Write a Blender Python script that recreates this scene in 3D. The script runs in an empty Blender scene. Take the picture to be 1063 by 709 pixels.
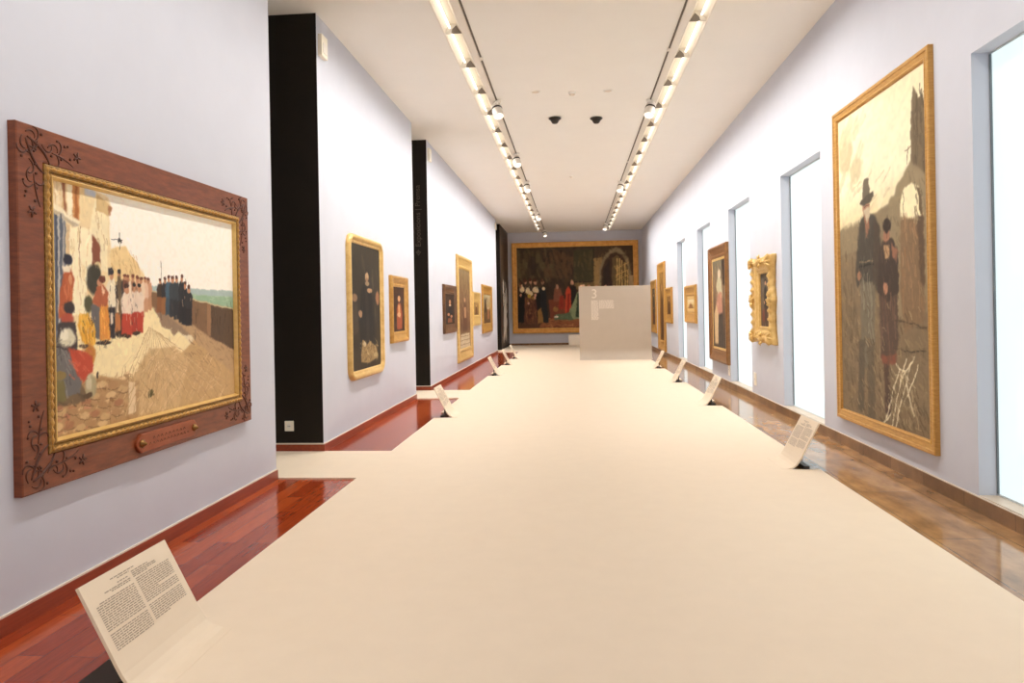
import bpy, bmesh, math, random
import numpy as np
from mathutils import Vector, Matrix

# ------------------------------------------------------------------ measures (metres)
H = 4.76                      # ceiling height
XL, XR = -2.726, 2.856        # long walls
YB, YF = -4.0, 30.35          # back wall (behind the visitor) and far wall
SEG = [(YB, 6.375), (7.622, 12.25), (13.5, 25.64), (27.07, YF)]     # left wall blocks
WIN = [(3.80, 5.415), (8.59, 10.19), (11.96, 13.56), (15.35, 16.94), (18.72, 20.15)]
WZ0, WZ1 = 0.12, 3.27
PAINT = {
 'street': dict(res=(430, 290), ops=[
  ['g',[(0,(255,249,236)),(0.5,(255,250,238)),(0.56,(242,228,194)),(1,(196,160,112))]],
  ['j',120,[0.3,0,1,0.5],0.1,-20,0.02,0.012,904],
  ['p',(170,188,184),[0.44,0.39,1.018,0.395,1.017,0.435,0.439,0.427]],
  ['p',(150,180,148),[0.55,0.421,1.017,0.43,1.014,0.51,0.548,0.464]],
  ['s',(185,205,175),26,[0.579,0.425,0.998,0.487],0.05,4,0.004,20,3],
  ['p',(246,226,176),[0.005,0.581,0.243,0.532,0.448,0.483,0.501,0.521,0.639,0.644,0.694,0.709,0.599,0.75,0.376,0.85,0.234,0.91,0.001,0.787]],
  ['p',(196,160,112),[0.377,0.832,0.599,0.74,0.702,0.659,1.008,0.682,0.995,1.022,0.232,0.993]],
  ['p',(206,172,124),[0.27,0.896,0.432,0.685,0.577,0.689,0.661,0.757,0.591,1.008,0.277,0.97]],
  ['s',(225,195,150),60,[0.33,0.733,0.894,1.019],0.12,-38,0.004,18,5],
  ['s',(170,132,90),50,[0.38,0.725,0.978,1.052],0.12,40,0.003,16,6],
  ['s',(178,140,96),46,[0.246,0.765,0.533,1.019],0.13,-70,0.003,16,7],
  ['s',(236,208,160),30,[0.286,0.62,0.598,0.789],0.1,-30,0.004,14,8],
  ['p',(180,142,98),[0,0.794,0.193,0.786,0.377,0.832,0.362,1.025,-0,1.004]],
  ['s',(168,128,88),70,[0.008,0.788,0.351,1.049],0.035,10,0.016,26,9],
  ['s',(222,188,140),60,[0.008,0.781,0.371,1.054],0.03,-12,0.014,20,10],
  ['s',(192,128,96),26,[0.006,0.882,0.231,1.043],0.035,0,0.016,18,11],
  ['s',(120,92,62),50,[0.014,0.804,0.351,1.049],0.03,30,0.0035,14,12],
  ['l',(150,112,74),0.004,[0.319,0.805,0.314,0.996]],
  ['l',(150,112,74),0.004,[0.227,0.808,0.232,0.993]],
  ['p',(226,200,160),[0.318,0.827,0.352,0.833,0.353,0.97,0.315,0.97]],
  ['e',(92,80,44),[0.432,0.896,0.016,0.018]],
  ['s',(92,80,44),10,[0.417,0.866,0.452,0.918],0.015,40,0.006,14,13],
  ['p',(150,124,100),[0.458,0.501,0.502,0.483,0.666,0.575,0.703,0.628,0.652,0.64,0.603,0.617,0.567,0.63,0.545,0.599,0.5,0.587,0.49,0.549]],
  ['p',(186,152,112),[0.502,0.502,0.679,0.566,1.007,0.704,1,0.886,0.754,0.705,0.665,0.626]],
  ['s',(150,118,82),40,[0.666,0.596,0.987,0.794],0.06,32,0.008,22,14],
  ['p',(128,96,68),[0.429,0.413,0.689,0.449,1.014,0.504,1.006,0.739,0.811,0.656,0.685,0.581,0.491,0.511,0.427,0.482]],
  ['p',(92,70,52),[0.817,0.48,1.014,0.51,1.006,0.739,0.811,0.651]],
  ['p',(150,112,80),[0.796,0.475,0.824,0.48,0.818,0.652,0.791,0.639]],
  ['s',(80,62,46),34,[0.708,0.485,0.991,0.68],0.06,85,0.008,20,15],
  ['l',(206,186,146),0.008,[0.439,0.413,0.689,0.449,1.014,0.504]],
  ['l',(184,148,106),0.003,[0.43,0.584,0.224,0.975]],
  ['l',(212,182,134),0.003,[0.433,0.586,0.261,0.973]],
  ['l',(212,182,134),0.003,[0.436,0.588,0.299,0.971]],
  ['l',(184,148,106),0.003,[0.44,0.59,0.339,0.969]],
  ['l',(212,182,134),0.003,[0.443,0.592,0.38,0.967]],
  ['l',(212,182,134),0.003,[0.447,0.594,0.423,0.964]],
  ['l',(184,148,106),0.003,[0.45,0.596,0.467,0.962]],
  ['l',(212,182,134),0.003,[0.454,0.598,0.513,0.96]],
  ['l',(212,182,134),0.003,[0.457,0.6,0.561,0.957]],
  ['l',(184,148,106),0.003,[0.461,0.602,0.611,0.954]],
  ['l',(212,182,134),0.003,[0.464,0.604,0.663,0.952]],
  ['l',(212,182,134),0.003,[0.468,0.606,0.717,0.949]],
  ['l',(184,148,106),0.003,[0.472,0.608,0.774,0.946]],
  ['l',(212,182,134),0.003,[0.475,0.61,0.832,0.943]],
  ['l',(212,182,134),0.003,[0.479,0.612,0.894,0.94]],
  ['l',(184,148,106),0.003,[0.482,0.615,0.958,0.936]],
  ['l',(190,156,114),0.0025,[0.447,0.732,0.26,0.958]],
  ['l',(190,156,114),0.0025,[0.453,0.733,0.306,0.955]],
  ['l',(190,156,114),0.0025,[0.46,0.734,0.354,0.952]],
  ['l',(190,156,114),0.0025,[0.467,0.735,0.404,0.949]],
  ['l',(190,156,114),0.0025,[0.474,0.736,0.457,0.945]],
  ['l',(190,156,114),0.0025,[0.481,0.736,0.512,0.942]],
  ['l',(190,156,114),0.0025,[0.488,0.737,0.57,0.938]],
  ['l',(190,156,114),0.0025,[0.495,0.738,0.63,0.934]],
  ['l',(190,156,114),0.0025,[0.502,0.739,0.694,0.93]],
  ['l',(190,156,114),0.0025,[0.509,0.74,0.761,0.926]],
  ['l',(190,156,114),0.0025,[0.516,0.74,0.831,0.921]],
  ['l',(190,156,114),0.0025,[0.523,0.741,0.905,0.917]],
  ['e',(198,162,116),[0.021,0.828,0.019,0.014]],
  ['l',(124,94,64),0.003,[0.003,0.838,0.021,0.846,0.039,0.845]],
  ['e',(176,136,94),[0.049,0.864,0.019,0.014]],
  ['l',(124,94,64),0.003,[0.031,0.874,0.049,0.882,0.068,0.881]],
  ['e',(212,178,130),[0.087,0.848,0.02,0.014]],
  ['l',(124,94,64),0.003,[0.068,0.859,0.087,0.866,0.106,0.866]],
  ['e',(168,118,84),[0.13,0.881,0.021,0.014]],
  ['l',(124,94,64),0.003,[0.11,0.891,0.129,0.899,0.149,0.898]],
  ['e',(198,162,116),[0.167,0.864,0.021,0.015]],
  ['l',(124,94,64),0.003,[0.146,0.874,0.166,0.882,0.187,0.882]],
  ['e',(176,136,94),[0.199,0.903,0.022,0.015]],
  ['l',(124,94,64),0.003,[0.178,0.913,0.199,0.922,0.22,0.921]],
  ['e',(212,178,130),[0.235,0.868,0.023,0.015]],
  ['l',(124,94,64),0.003,[0.213,0.879,0.234,0.887,0.257,0.887]],
  ['e',(168,118,84),[0.27,0.909,0.024,0.015]],
  ['l',(124,94,64),0.003,[0.247,0.92,0.269,0.928,0.292,0.928]],
  ['e',(198,162,116),[0.034,0.907,0.019,0.014]],
  ['l',(124,94,64),0.003,[0.016,0.916,0.034,0.924,0.052,0.924]],
  ['e',(176,136,94),[0.078,0.909,0.02,0.014]],
  ['l',(124,94,64),0.003,[0.059,0.919,0.078,0.927,0.097,0.927]],
  ['e',(212,178,130),[0.121,0.934,0.02,0.014]],
  ['l',(124,94,64),0.003,[0.101,0.944,0.12,0.952,0.14,0.952]],
  ['e',(168,118,84),[0.165,0.936,0.021,0.015]],
  ['l',(124,94,64),0.003,[0.144,0.946,0.165,0.955,0.185,0.955]],
  ['e',(198,162,116),[0.211,0.955,0.022,0.015]],
  ['l',(124,94,64),0.003,[0.189,0.965,0.211,0.974,0.232,0.974]],
  ['e',(176,136,94),[0.26,0.949,0.023,0.015]],
  ['l',(124,94,64),0.003,[0.237,0.959,0.259,0.969,0.282,0.969]],
  ['e',(212,178,130),[0.019,0.956,0.018,0.014]],
  ['l',(124,94,64),0.003,[0.001,0.965,0.018,0.973,0.036,0.974]],
  ['e',(168,118,84),[0.062,0.96,0.019,0.014]],
  ['l',(124,94,64),0.003,[0.044,0.969,0.062,0.977,0.081,0.977]],
  ['e',(198,162,116),[0.108,0.979,0.02,0.014]],
  ['l',(124,94,64),0.003,[0.088,0.988,0.107,0.997,0.127,0.997]],
  ['e',(176,136,94),[0.156,0.975,0.021,0.014]],
  ['l',(124,94,64),0.003,[0.135,0.984,0.155,0.993,0.176,0.994]],
  ['e',(212,178,130),[0.197,0.985,0.022,0.015]],
  ['l',(124,94,64),0.003,[0.176,0.994,0.197,1.004,0.219,1.004]],
  ['e',(168,118,84),[0.02,0.881,0.019,0.014]],
  ['l',(124,94,64),0.003,[0.002,0.891,0.02,0.898,0.038,0.898]],
  ['e',(198,162,116),[0.29,0.853,0.024,0.015]],
  ['l',(124,94,64),0.003,[0.266,0.864,0.289,0.872,0.313,0.871]],
  ['e',(176,136,94),[0.245,0.828,0.023,0.015]],
  ['l',(124,94,64),0.003,[0.222,0.839,0.244,0.847,0.267,0.846]],
  ['e',(212,178,130),[0.193,0.819,0.022,0.015]],
  ['l',(124,94,64),0.003,[0.171,0.83,0.192,0.838,0.214,0.837]],
  ['p',(238,214,166),[-0.002,-0.011,0.141,-0.001,0.157,0.011,0.186,0.005,0.237,0.019,0.258,0.062,0.24,0.091,0.245,0.243,0.314,0.219,0.376,0.293,0.445,0.399,0.427,0.482,0.243,0.532,0.004,0.6]],
  ['p',(246,230,190),[0.185,0.017,0.224,0.022,0.235,0.092,0.23,0.342,0.162,0.334,0.157,0.162]],
  ['p',(214,184,132),[0.186,0.013,0.254,0.059,0.24,0.1,0.184,0.084]],
  ['p',(170,120,84),[0.241,0.053,0.258,0.058,0.249,0.094,0.24,0.091]],
  ['p',(206,212,222),[0.133,0,0.186,0.009,0.181,0.031,0.14,0.031]],
  ['p',(236,206,150),[0.245,0.243,0.314,0.219,0.376,0.293,0.389,0.356,0.246,0.405]],
  ['s',(200,160,110),30,[0.254,0.242,0.389,0.356],0.04,60,0.005,22,16],
  ['p',(222,190,140),[-0.002,-0.007,0.052,-0.005,0.057,0.119,0,0.087]],
  ['s',(246,230,196),20,[0.005,0.003,0.05,0.093],0.05,80,0.012,16,17],
  ['p',(150,98,66),[0.049,-0.008,0.06,-0.007,0.064,0.129,0.053,0.115]],
  ['p',(206,146,88),[0.086,-0.005,0.117,-0,0.114,0.153,0.087,0.141]],
  ['p',(170,106,60),[0.101,-0.001,0.109,0.002,0.11,0.153,0.094,0.144]],
  ['p',(250,238,206),[0.067,-0.008,0.086,-0.005,0.087,0.133,0.068,0.121]],
  ['p',(196,178,150),[0.004,0.09,0.11,0.153,0.109,0.177,0.003,0.121]],
  ['p',(248,234,200),[0,0.079,0.118,0.148,0.109,0.161,0.003,0.105]],
  ['p',(112,116,128),[0.003,0.121,0.06,0.157,0.056,0.526,0.04,0.583,0.003,0.675]],
  ['l',(176,172,164),0.009,[0.013,0.138,0.01,0.581]],
  ['l',(70,76,92),0.009,[0.024,0.136,0.021,0.582]],
  ['l',(206,200,186),0.009,[0.033,0.134,0.03,0.582]],
  ['l',(86,92,104),0.009,[0.042,0.133,0.039,0.583]],
  ['l',(190,182,168),0.009,[0.051,0.131,0.048,0.584]],
  ['p',(252,238,200),[0.063,0.168,0.161,0.17,0.165,0.366,0.141,0.529,0.064,0.526]],
  ['s',(222,196,146),30,[0.071,0.175,0.15,0.488],0.06,85,0.008,18,18],
  ['p',(220,190,146),[0.06,0.161,0.075,0.167,0.076,0.312,0.061,0.301]],
  ['l',(170,130,90),0.005,[0.117,0.168,0.111,0.257,0.113,0.369]],
  ['p',(136,80,60),[0.165,0.19,0.198,0.232,0.197,0.365,0.165,0.366]],
  ['p',(230,200,150),[0.144,0.391,0.156,0.407,0.158,0.509,0.134,0.508]],
  ['s',(206,176,128),20,[0.181,0.043,0.232,0.245],0.04,80,0.006,18,19],
  ['l',(60,58,56),0.004,[0.251,0.196,0.301,0.19]],
  ['e',(64,62,60),[0.289,0.2,0.01,0.016]],
  ['l',(60,58,56),0.005,[0.29,0.165,0.288,0.239]],
  ['e',(225,220,200),[0.29,0.213,0.005,0.01]],
  ['l',(110,100,84),0.003,[0.503,0.265,0.502,0.36]],
  ['p',(140,90,56),[0.478,0.433,0.508,0.432,0.507,0.518,0.474,0.517]],
  ['p',(70,54,44),[0.483,0.377,0.505,0.376,0.514,0.401,0.509,0.444,0.476,0.444,0.474,0.402]],
  ['e',(196,140,104),[0.495,0.368,0.008,0.013]],
  ['e',(90,58,44),[0.495,0.357,0.008,0.008]],
  ['p',(150,100,60),[0.505,0.432,0.537,0.432,0.535,0.523,0.501,0.522]],
  ['p',(52,48,50),[0.511,0.372,0.534,0.371,0.542,0.398,0.538,0.444,0.503,0.445,0.501,0.4]],
  ['e',(196,140,104),[0.523,0.363,0.008,0.014]],
  ['e',(90,58,44),[0.523,0.351,0.009,0.008]],
  ['p',(66,80,90),[0.528,0.431,0.56,0.431,0.558,0.533,0.523,0.532]],
  ['p',(70,96,112),[0.534,0.365,0.557,0.364,0.566,0.394,0.561,0.445,0.526,0.445,0.524,0.395]],
  ['e',(196,140,104),[0.546,0.354,0.008,0.015]],
  ['e',(90,58,44),[0.546,0.341,0.009,0.009]],
  ['p',(50,50,54),[0.551,0.436,0.583,0.435,0.582,0.538,0.546,0.537]],
  ['p',(60,66,70),[0.557,0.368,0.58,0.368,0.589,0.398,0.584,0.45,0.549,0.45,0.547,0.399]],
  ['e',(196,140,104),[0.569,0.358,0.009,0.015]],
  ['e',(90,58,44),[0.569,0.344,0.009,0.009]],
  ['p',(44,44,48),[0.574,0.44,0.607,0.44,0.605,0.553,0.569,0.552]],
  ['p',(56,62,66),[0.581,0.366,0.604,0.365,0.613,0.399,0.608,0.456,0.572,0.456,0.57,0.4]],
  ['e',(196,140,104),[0.593,0.354,0.009,0.017]],
  ['e',(90,58,44),[0.593,0.339,0.009,0.01]],
  ['p',(38,36,40),[0.607,0.444,0.641,0.444,0.638,0.569,0.601,0.568]],
  ['p',(44,44,48),[0.614,0.362,0.638,0.361,0.647,0.399,0.642,0.462,0.604,0.462,0.603,0.4]],
  ['e',(196,140,104),[0.626,0.349,0.009,0.019]],
  ['e',(90,58,44),[0.627,0.333,0.009,0.011]],
  ['p',(34,34,38),[0.627,0.467,0.662,0.467,0.66,0.581,0.622,0.579]],
  ['p',(40,40,44),[0.634,0.393,0.659,0.392,0.668,0.426,0.663,0.483,0.625,0.483,0.623,0.427]],
  ['e',(196,140,104),[0.647,0.381,0.009,0.017]],
  ['e',(90,58,44),[0.647,0.366,0.009,0.01]],
  ['p',(40,36,38),[0.652,0.48,0.687,0.48,0.685,0.587,0.647,0.585]],
  ['p',(46,44,46),[0.659,0.41,0.684,0.41,0.694,0.442,0.688,0.495,0.65,0.495,0.647,0.442]],
  ['e',(196,140,104),[0.672,0.399,0.009,0.016]],
  ['e',(90,58,44),[0.672,0.385,0.01,0.01]],
  ['p',(190,140,104),[0.412,0.429,0.445,0.429,0.445,0.507,0.408,0.507]],
  ['p',(206,150,118),[0.418,0.378,0.442,0.377,0.451,0.4,0.446,0.44,0.41,0.44,0.408,0.401]],
  ['e',(196,140,104),[0.43,0.369,0.009,0.012]],
  ['e',(120,70,52),[0.43,0.359,0.009,0.007]],
  ['p',(200,150,116),[0.394,0.433,0.426,0.433,0.426,0.52,0.39,0.519]],
  ['p',(226,190,160),[0.4,0.376,0.423,0.376,0.432,0.401,0.428,0.445,0.392,0.446,0.39,0.403]],
  ['e',(196,140,104),[0.412,0.367,0.009,0.013]],
  ['e',(120,70,52),[0.412,0.356,0.009,0.008]],
  ['p',(212,168,134),[0.374,0.442,0.406,0.442,0.405,0.538,0.37,0.537]],
  ['p',(236,210,180),[0.38,0.38,0.403,0.379,0.411,0.407,0.407,0.455,0.372,0.456,0.37,0.408]],
  ['e',(196,140,104),[0.391,0.37,0.008,0.014]],
  ['e',(120,70,52),[0.392,0.358,0.009,0.009]],
  ['p',(190,120,90),[0.356,0.447,0.388,0.446,0.386,0.55,0.352,0.549]],
  ['p',(206,160,128),[0.362,0.379,0.385,0.378,0.394,0.409,0.389,0.461,0.354,0.461,0.352,0.41]],
  ['e',(196,140,104),[0.374,0.368,0.008,0.016]],
  ['e',(120,70,52),[0.374,0.354,0.009,0.009]],
  ['p',(130,84,62),[0.332,0.438,0.363,0.438,0.362,0.536,0.328,0.535]],
  ['p',(160,110,84),[0.338,0.374,0.36,0.373,0.369,0.402,0.364,0.452,0.33,0.452,0.328,0.403]],
  ['e',(196,140,104),[0.349,0.364,0.008,0.015]],
  ['e',(120,70,52),[0.35,0.351,0.008,0.009]],
  ['p',(180,120,90),[0.308,0.443,0.338,0.442,0.337,0.544,0.304,0.543]],
  ['p',(236,214,186),[0.314,0.376,0.336,0.375,0.344,0.406,0.339,0.457,0.306,0.457,0.305,0.407]],
  ['e',(196,140,104),[0.325,0.366,0.008,0.015]],
  ['e',(120,70,52),[0.325,0.352,0.008,0.009]],
  ['p',(90,60,48),[0.295,0.426,0.324,0.425,0.324,0.513,0.291,0.513]],
  ['p',(120,76,60),[0.3,0.368,0.321,0.367,0.33,0.394,0.325,0.438,0.293,0.438,0.291,0.395]],
  ['e',(196,140,104),[0.311,0.359,0.008,0.013]],
  ['e',(120,70,52),[0.311,0.348,0.008,0.008]],
  ['p',(56,46,44),[0.266,0.471,0.299,0.471,0.297,0.623,0.261,0.62]],
  ['p',(70,60,56),[0.273,0.372,0.297,0.371,0.306,0.416,0.3,0.492,0.264,0.492,0.263,0.417]],
  ['e',(196,140,104),[0.285,0.356,0.009,0.023]],
  ['e',(46,38,36),[0.286,0.336,0.009,0.014]],
  ['p',(236,214,180),[0.269,0.456,0.29,0.455,0.288,0.52,0.268,0.52]],
  ['p',(190,120,70),[0.261,0.52,0.288,0.52,0.286,0.602,0.259,0.601]],
  ['p',(110,90,66),[0.274,0.361,0.292,0.351,0.293,0.512,0.279,0.533]],
  ['p',(52,46,52),[0.227,0.471,0.262,0.471,0.26,0.624,0.221,0.622]],
  ['p',(238,224,196),[0.234,0.37,0.259,0.369,0.269,0.415,0.263,0.492,0.224,0.492,0.222,0.416]],
  ['e',(196,140,104),[0.247,0.355,0.009,0.023]],
  ['e',(46,38,36),[0.247,0.335,0.01,0.014]],
  ['p',(232,214,190),[0.239,0.519,0.252,0.519,0.251,0.566,0.238,0.565]],
  ['p',(52,46,50),[0.234,0.321,0.254,0.319,0.254,0.349,0.234,0.35]],
  ['p',(184,66,48),[0.363,0.495,0.399,0.496,0.397,0.614,0.358,0.611]],
  ['p',(232,210,188),[0.37,0.418,0.395,0.418,0.405,0.453,0.4,0.512,0.361,0.511,0.358,0.453]],
  ['e',(196,140,104),[0.383,0.406,0.009,0.018]],
  ['e',(46,38,36),[0.383,0.391,0.01,0.011]],
  ['p',(172,60,46),[0.337,0.499,0.37,0.5,0.368,0.62,0.332,0.618]],
  ['p',(226,204,182),[0.343,0.42,0.367,0.42,0.376,0.456,0.371,0.517,0.335,0.516,0.333,0.456]],
  ['e',(196,140,104),[0.355,0.408,0.009,0.018]],
  ['e',(46,38,36),[0.356,0.392,0.009,0.011]],
  ['p',(188,70,50),[0.294,0.505,0.34,0.506,0.339,0.627,0.289,0.624]],
  ['p',(236,216,194),[0.303,0.426,0.335,0.425,0.348,0.462,0.342,0.523,0.292,0.522,0.288,0.462]],
  ['e',(196,140,104),[0.319,0.414,0.012,0.018]],
  ['e',(70,44,36),[0.319,0.398,0.013,0.011]],
  ['s',(226,190,170),14,[0.295,0.438,0.34,0.535],0.03,85,0.006,14,20],
  ['e',(70,50,40),[0.309,0.621,0.026,0.01]],
  ['e',(70,50,40),[0.363,0.612,0.02,0.009]],
  ['e',(70,66,56),[0.165,0.378,0.027,0.061]],
  ['e',(214,180,140),[0.187,0.32,0.013,0.017]],
  ['p',(230,204,150),[0.179,0.304,0.2,0.31,0.2,0.327,0.179,0.324]],
  ['e',(86,84,60),[0.146,0.48,0.018,0.036]],
  ['e',(64,60,50),[0.178,0.349,0.021,0.033]],
  ['p',(104,100,100),[0.155,0.48,0.2,0.481,0.197,0.63,0.164,0.619]],
  ['p',(222,146,66),[0.192,0.481,0.229,0.473,0.236,0.633,0.188,0.633]],
  ['p',(176,98,66),[0.181,0.407,0.211,0.397,0.236,0.43,0.226,0.489,0.183,0.489,0.159,0.472]],
  ['p',(236,196,160),[0.198,0.394,0.219,0.426,0.21,0.443]],
  ['e',(196,140,104),[0.194,0.39,0.012,0.017]],
  ['e',(110,60,46),[0.205,0.373,0.013,0.017]],
  ['s',(240,180,90),14,[0.196,0.497,0.227,0.624],0.05,86,0.006,18,21],
  ['e',(66,54,50),[0.205,0.643,0.034,0.01]],
  ['p',(180,94,60),[0.049,0.348,0.079,0.339,0.093,0.377,0.081,0.433,0.079,0.527,0.027,0.54,0.037,0.41]],
  ['e',(44,44,58),[0.066,0.304,0.017,0.025]],
  ['p',(240,226,200),[0.045,0.329,0.075,0.331,0.075,0.351,0.049,0.352]],
  ['e',(214,150,110),[0.076,0.382,0.008,0.023]],
  ['s',(206,120,80),18,[0.041,0.372,0.079,0.519],0.05,84,0.007,18,22],
  ['p',(120,98,72),[0.003,0.682,0.038,0.702,0.134,0.841,0.118,0.878,0.006,0.878]],
  ['s',(96,78,58),14,[0.001,0.75,0.118,0.886],0.05,20,0.01,16,970],
  ['e',(64,56,58),[0.068,0.495,0.021,0.027]],
  ['e',(176,84,64),[0.06,0.542,0.026,0.027]],
  ['p',(68,60,60),[0.026,0.556,0.094,0.551,0.098,0.693,0.009,0.706]],
  ['p',(226,168,62),[0.11,0.52,0.146,0.517,0.173,0.591,0.171,0.644,0.147,0.658,0.115,0.631,0.101,0.567]],
  ['s',(246,200,100),16,[0.11,0.528,0.167,0.64],0.04,70,0.007,18,23],
  ['s',(180,116,44),10,[0.109,0.536,0.163,0.639],0.05,75,0.005,14,24],
  ['e',(190,126,60),[0.146,0.69,0.024,0.048]],
  ['p',(112,108,106),[0.018,0.646,0.068,0.674,0.112,0.798,0.103,0.844,0.043,0.84,0.015,0.759]],
  ['s',(150,146,140),14,[0.024,0.67,0.103,0.828],0.07,70,0.006,16,25],
  ['s',(78,74,74),12,[0.024,0.67,0.103,0.828],0.07,70,0.006,12,26],
  ['p',(188,78,56),[0.061,0.658,0.122,0.672,0.158,0.7,0.156,0.765,0.119,0.799,0.097,0.772]],
  ['s',(214,110,80),12,[0.068,0.674,0.152,0.78],0.04,40,0.007,16,27],
  ['e',(216,208,180),[0.058,0.615,0.033,0.039]],
  ['e',(238,230,206),[0.047,0.603,0.018,0.023]],
  ['e',(96,76,62),[0.123,0.652,0.02,0.01]],
  ['e',(176,162,126),[0.149,0.82,0.024,0.052]],
  ['e',(96,76,56),[0.134,0.857,0.02,0.014]],
  ['e',(206,194,160),[0.143,0.803,0.012,0.032]],
  ['e',(80,66,52),[0.177,0.78,0.006,0.016]],
  ['e',(140,120,74),[0.03,0.761,0.022,0.019]],
  ['p',(120,110,70),[0.008,0.781,0.044,0.779,0.05,0.857,0.01,0.864]],
  ['j',900,[0,0.3,1,1],0.03,80,0.006,0.07,901],
  ['j',500,[0,0,0.35,0.7],0.03,85,0.006,0.07,902],
  ['j',700,[0,0.6,1,1],0.05,-35,0.005,0.05,903],
  ['s',(214,180,140),8,[0.324,0.403,0.373,0.599],0.02,84,0.004,20,1087],
  ['s',(70,52,44),10,[0.324,0.403,0.373,0.599],0.03,84,0.005,14,1097],
  ['s',(214,180,140),8,[0.233,0.363,0.302,0.534],0.02,84,0.004,20,1067],
  ['s',(70,52,44),10,[0.233,0.363,0.302,0.534],0.03,84,0.005,14,1077],
  ['s',(214,180,140),8,[0.473,0.352,0.686,0.556],0.02,84,0.004,20,1116],
  ['s',(70,52,44),10,[0.473,0.352,0.686,0.556],0.03,84,0.005,14,1126],
  ['s',(214,180,140),8,[0.094,0.511,0.171,0.644],0.02,84,0.004,20,1034],
  ['s',(70,52,44),10,[0.094,0.511,0.171,0.644],0.03,84,0.005,14,1044],
  ['n',0.04,70,60]]),
 'ruin': dict(res=(190, 430), ops=[
  ['g',[(0,(236,224,186)),(0.1,(246,236,200)),(0.25,(248,238,204)),(0.36,(232,216,172)),(0.4,(146,130,102)),(0.6,(126,108,82)),(1,(138,118,86))]],
  ['s',(244,234,200),40,[0.168,-0.004,0.939,0.323],0.12,-35,0.03,6,31],
  ['e',(206,190,150),[0.104,0.116,0.1,0.083]],
  ['e',(210,196,156),[0.239,0.196,0.08,0.043]],
  ['s',(212,198,160),16,[0.051,0.027,0.355,0.223],0.08,-35,0.03,8,32],
  ['s',(206,190,150),14,[0.154,0.234,0.639,0.365],0.1,-25,0.008,14,33],
  ['p',(142,126,98),[-0.03,0.379,0.281,0.372,0.651,0.341,0.667,0.601,-0.043,0.596]],
  ['p',(130,112,86),[-0.036,0.471,0.463,0.454,0.687,0.437,1.035,0.456,1.007,1.018,-0.071,1.055]],
  ['s',(150,130,96),90,[0.027,0.434,0.943,0.952],0.05,30,0.01,22,34],
  ['s',(104,88,66),80,[0.025,0.467,0.967,0.974],0.05,80,0.007,20,35],
  ['s',(110,94,72),40,[0.021,0.531,0.249,0.902],0.06,80,0.02,16,36],
  ['j',160,[0,0,1,0.4],0.08,-35,0.02,0.02,905],
  ['p',(120,104,80),[0.882,0.045,0.927,0.084,0.963,0.08,1.005,0.128,1.008,0.355,0.855,0.315,0.856,0.157]],
  ['s',(96,82,62),50,[0.881,0.069,1.001,0.317],0.05,84,0.008,18,37],
  ['p',(150,134,104),[0.63,0.336,0.652,0.319,0.684,0.322,0.706,0.302,0.85,0.244,1.003,0.299,1.014,0.652,0.744,0.681,0.62,0.656]],
  ['s',(128,112,86),40,[0.665,0.284,0.992,0.603],0.05,60,0.008,18,38],
  ['l',(140,124,96),0.006,[0.834,0.202,0.821,0.246]],
  ['l',(140,124,96),0.005,[0.804,0.209,0.862,0.208]],
  ['p',(250,238,196),[0.741,0.402,0.745,0.346,0.787,0.314,0.856,0.305,0.921,0.322,0.954,0.36,0.96,0.406,0.84,0.398,0.801,0.406]],
  ['p',(106,88,64),[0.902,0.32,0.929,0.328,0.954,0.36,0.959,0.422,0.926,0.384,0.919,0.347]],
  ['s',(110,94,70),12,[0.884,0.318,0.96,0.417],0.03,70,0.006,18,39],
  ['l',(110,94,70),0.004,[0.777,0.324,0.772,0.394]],
  ['p',(132,108,80),[0.742,0.392,0.821,0.397,0.961,0.401,0.969,0.678,0.761,0.721,0.729,0.601]],
  ['s',(160,124,90),40,[0.751,0.403,0.962,0.653],0.05,82,0.008,20,40],
  ['p',(100,80,60),[0.897,0.397,0.961,0.401,0.965,0.603,0.922,0.577]],
  ['p',(116,108,90),[0.27,0.549,0.457,0.553,0.445,0.75,0.379,0.84,0.278,0.84]],
  ['p',(96,86,70),[0.245,0.751,0.322,0.748,0.295,0.988,0.217,0.99]],
  ['p',(104,92,74),[0.348,0.747,0.433,0.745,0.429,0.999,0.344,1.001]],
  ['p',(74,68,58),[0.295,0.361,0.372,0.348,0.469,0.364,0.525,0.405,0.524,0.6,0.466,0.599,0.456,0.57,0.283,0.562,0.228,0.585,0.218,0.536,0.252,0.414]],
  ['p',(150,108,84),[0.335,0.343,0.397,0.344,0.406,0.398,0.355,0.431]],
  ['p',(78,66,54),[0.456,0.372,0.514,0.399,0.514,0.577,0.432,0.576]],
  ['e',(164,120,92),[0.264,0.546,0.029,0.014]],
  ['l',(150,130,100),0.006,[0.273,0.501,0.436,0.5]],
  ['l',(36,32,28),0.008,[0.273,0.513,0.448,0.512]],
  ['s',(84,78,66),20,[0.268,0.378,0.492,0.559],0.05,84,0.006,12,41],
  ['e',(170,124,96),[0.367,0.327,0.045,0.021]],
  ['p',(196,180,150),[0.335,0.331,0.41,0.333,0.409,0.363,0.37,0.381]],
  ['p',(112,102,84),[0.324,0.305,0.328,0.248,0.354,0.235,0.404,0.24,0.412,0.304]],
  ['p',(88,80,66),[0.285,0.311,0.312,0.298,0.45,0.286,0.461,0.302,0.424,0.317,0.323,0.317]],
  ['l',(80,66,54),0.004,[0.349,0.323,0.411,0.324]],
  ['s',(150,144,124),14,[0.282,0.568,0.418,0.803],0.08,86,0.007,14,42],
  ['p',(90,72,60),[0.501,0.6,0.698,0.601,0.7,0.736,0.675,0.802,0.511,0.804]],
  ['p',(68,56,48),[0.521,0.457,0.568,0.442,0.645,0.443,0.706,0.471,0.718,0.601,0.6,0.628,0.489,0.605,0.495,0.513]],
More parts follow.
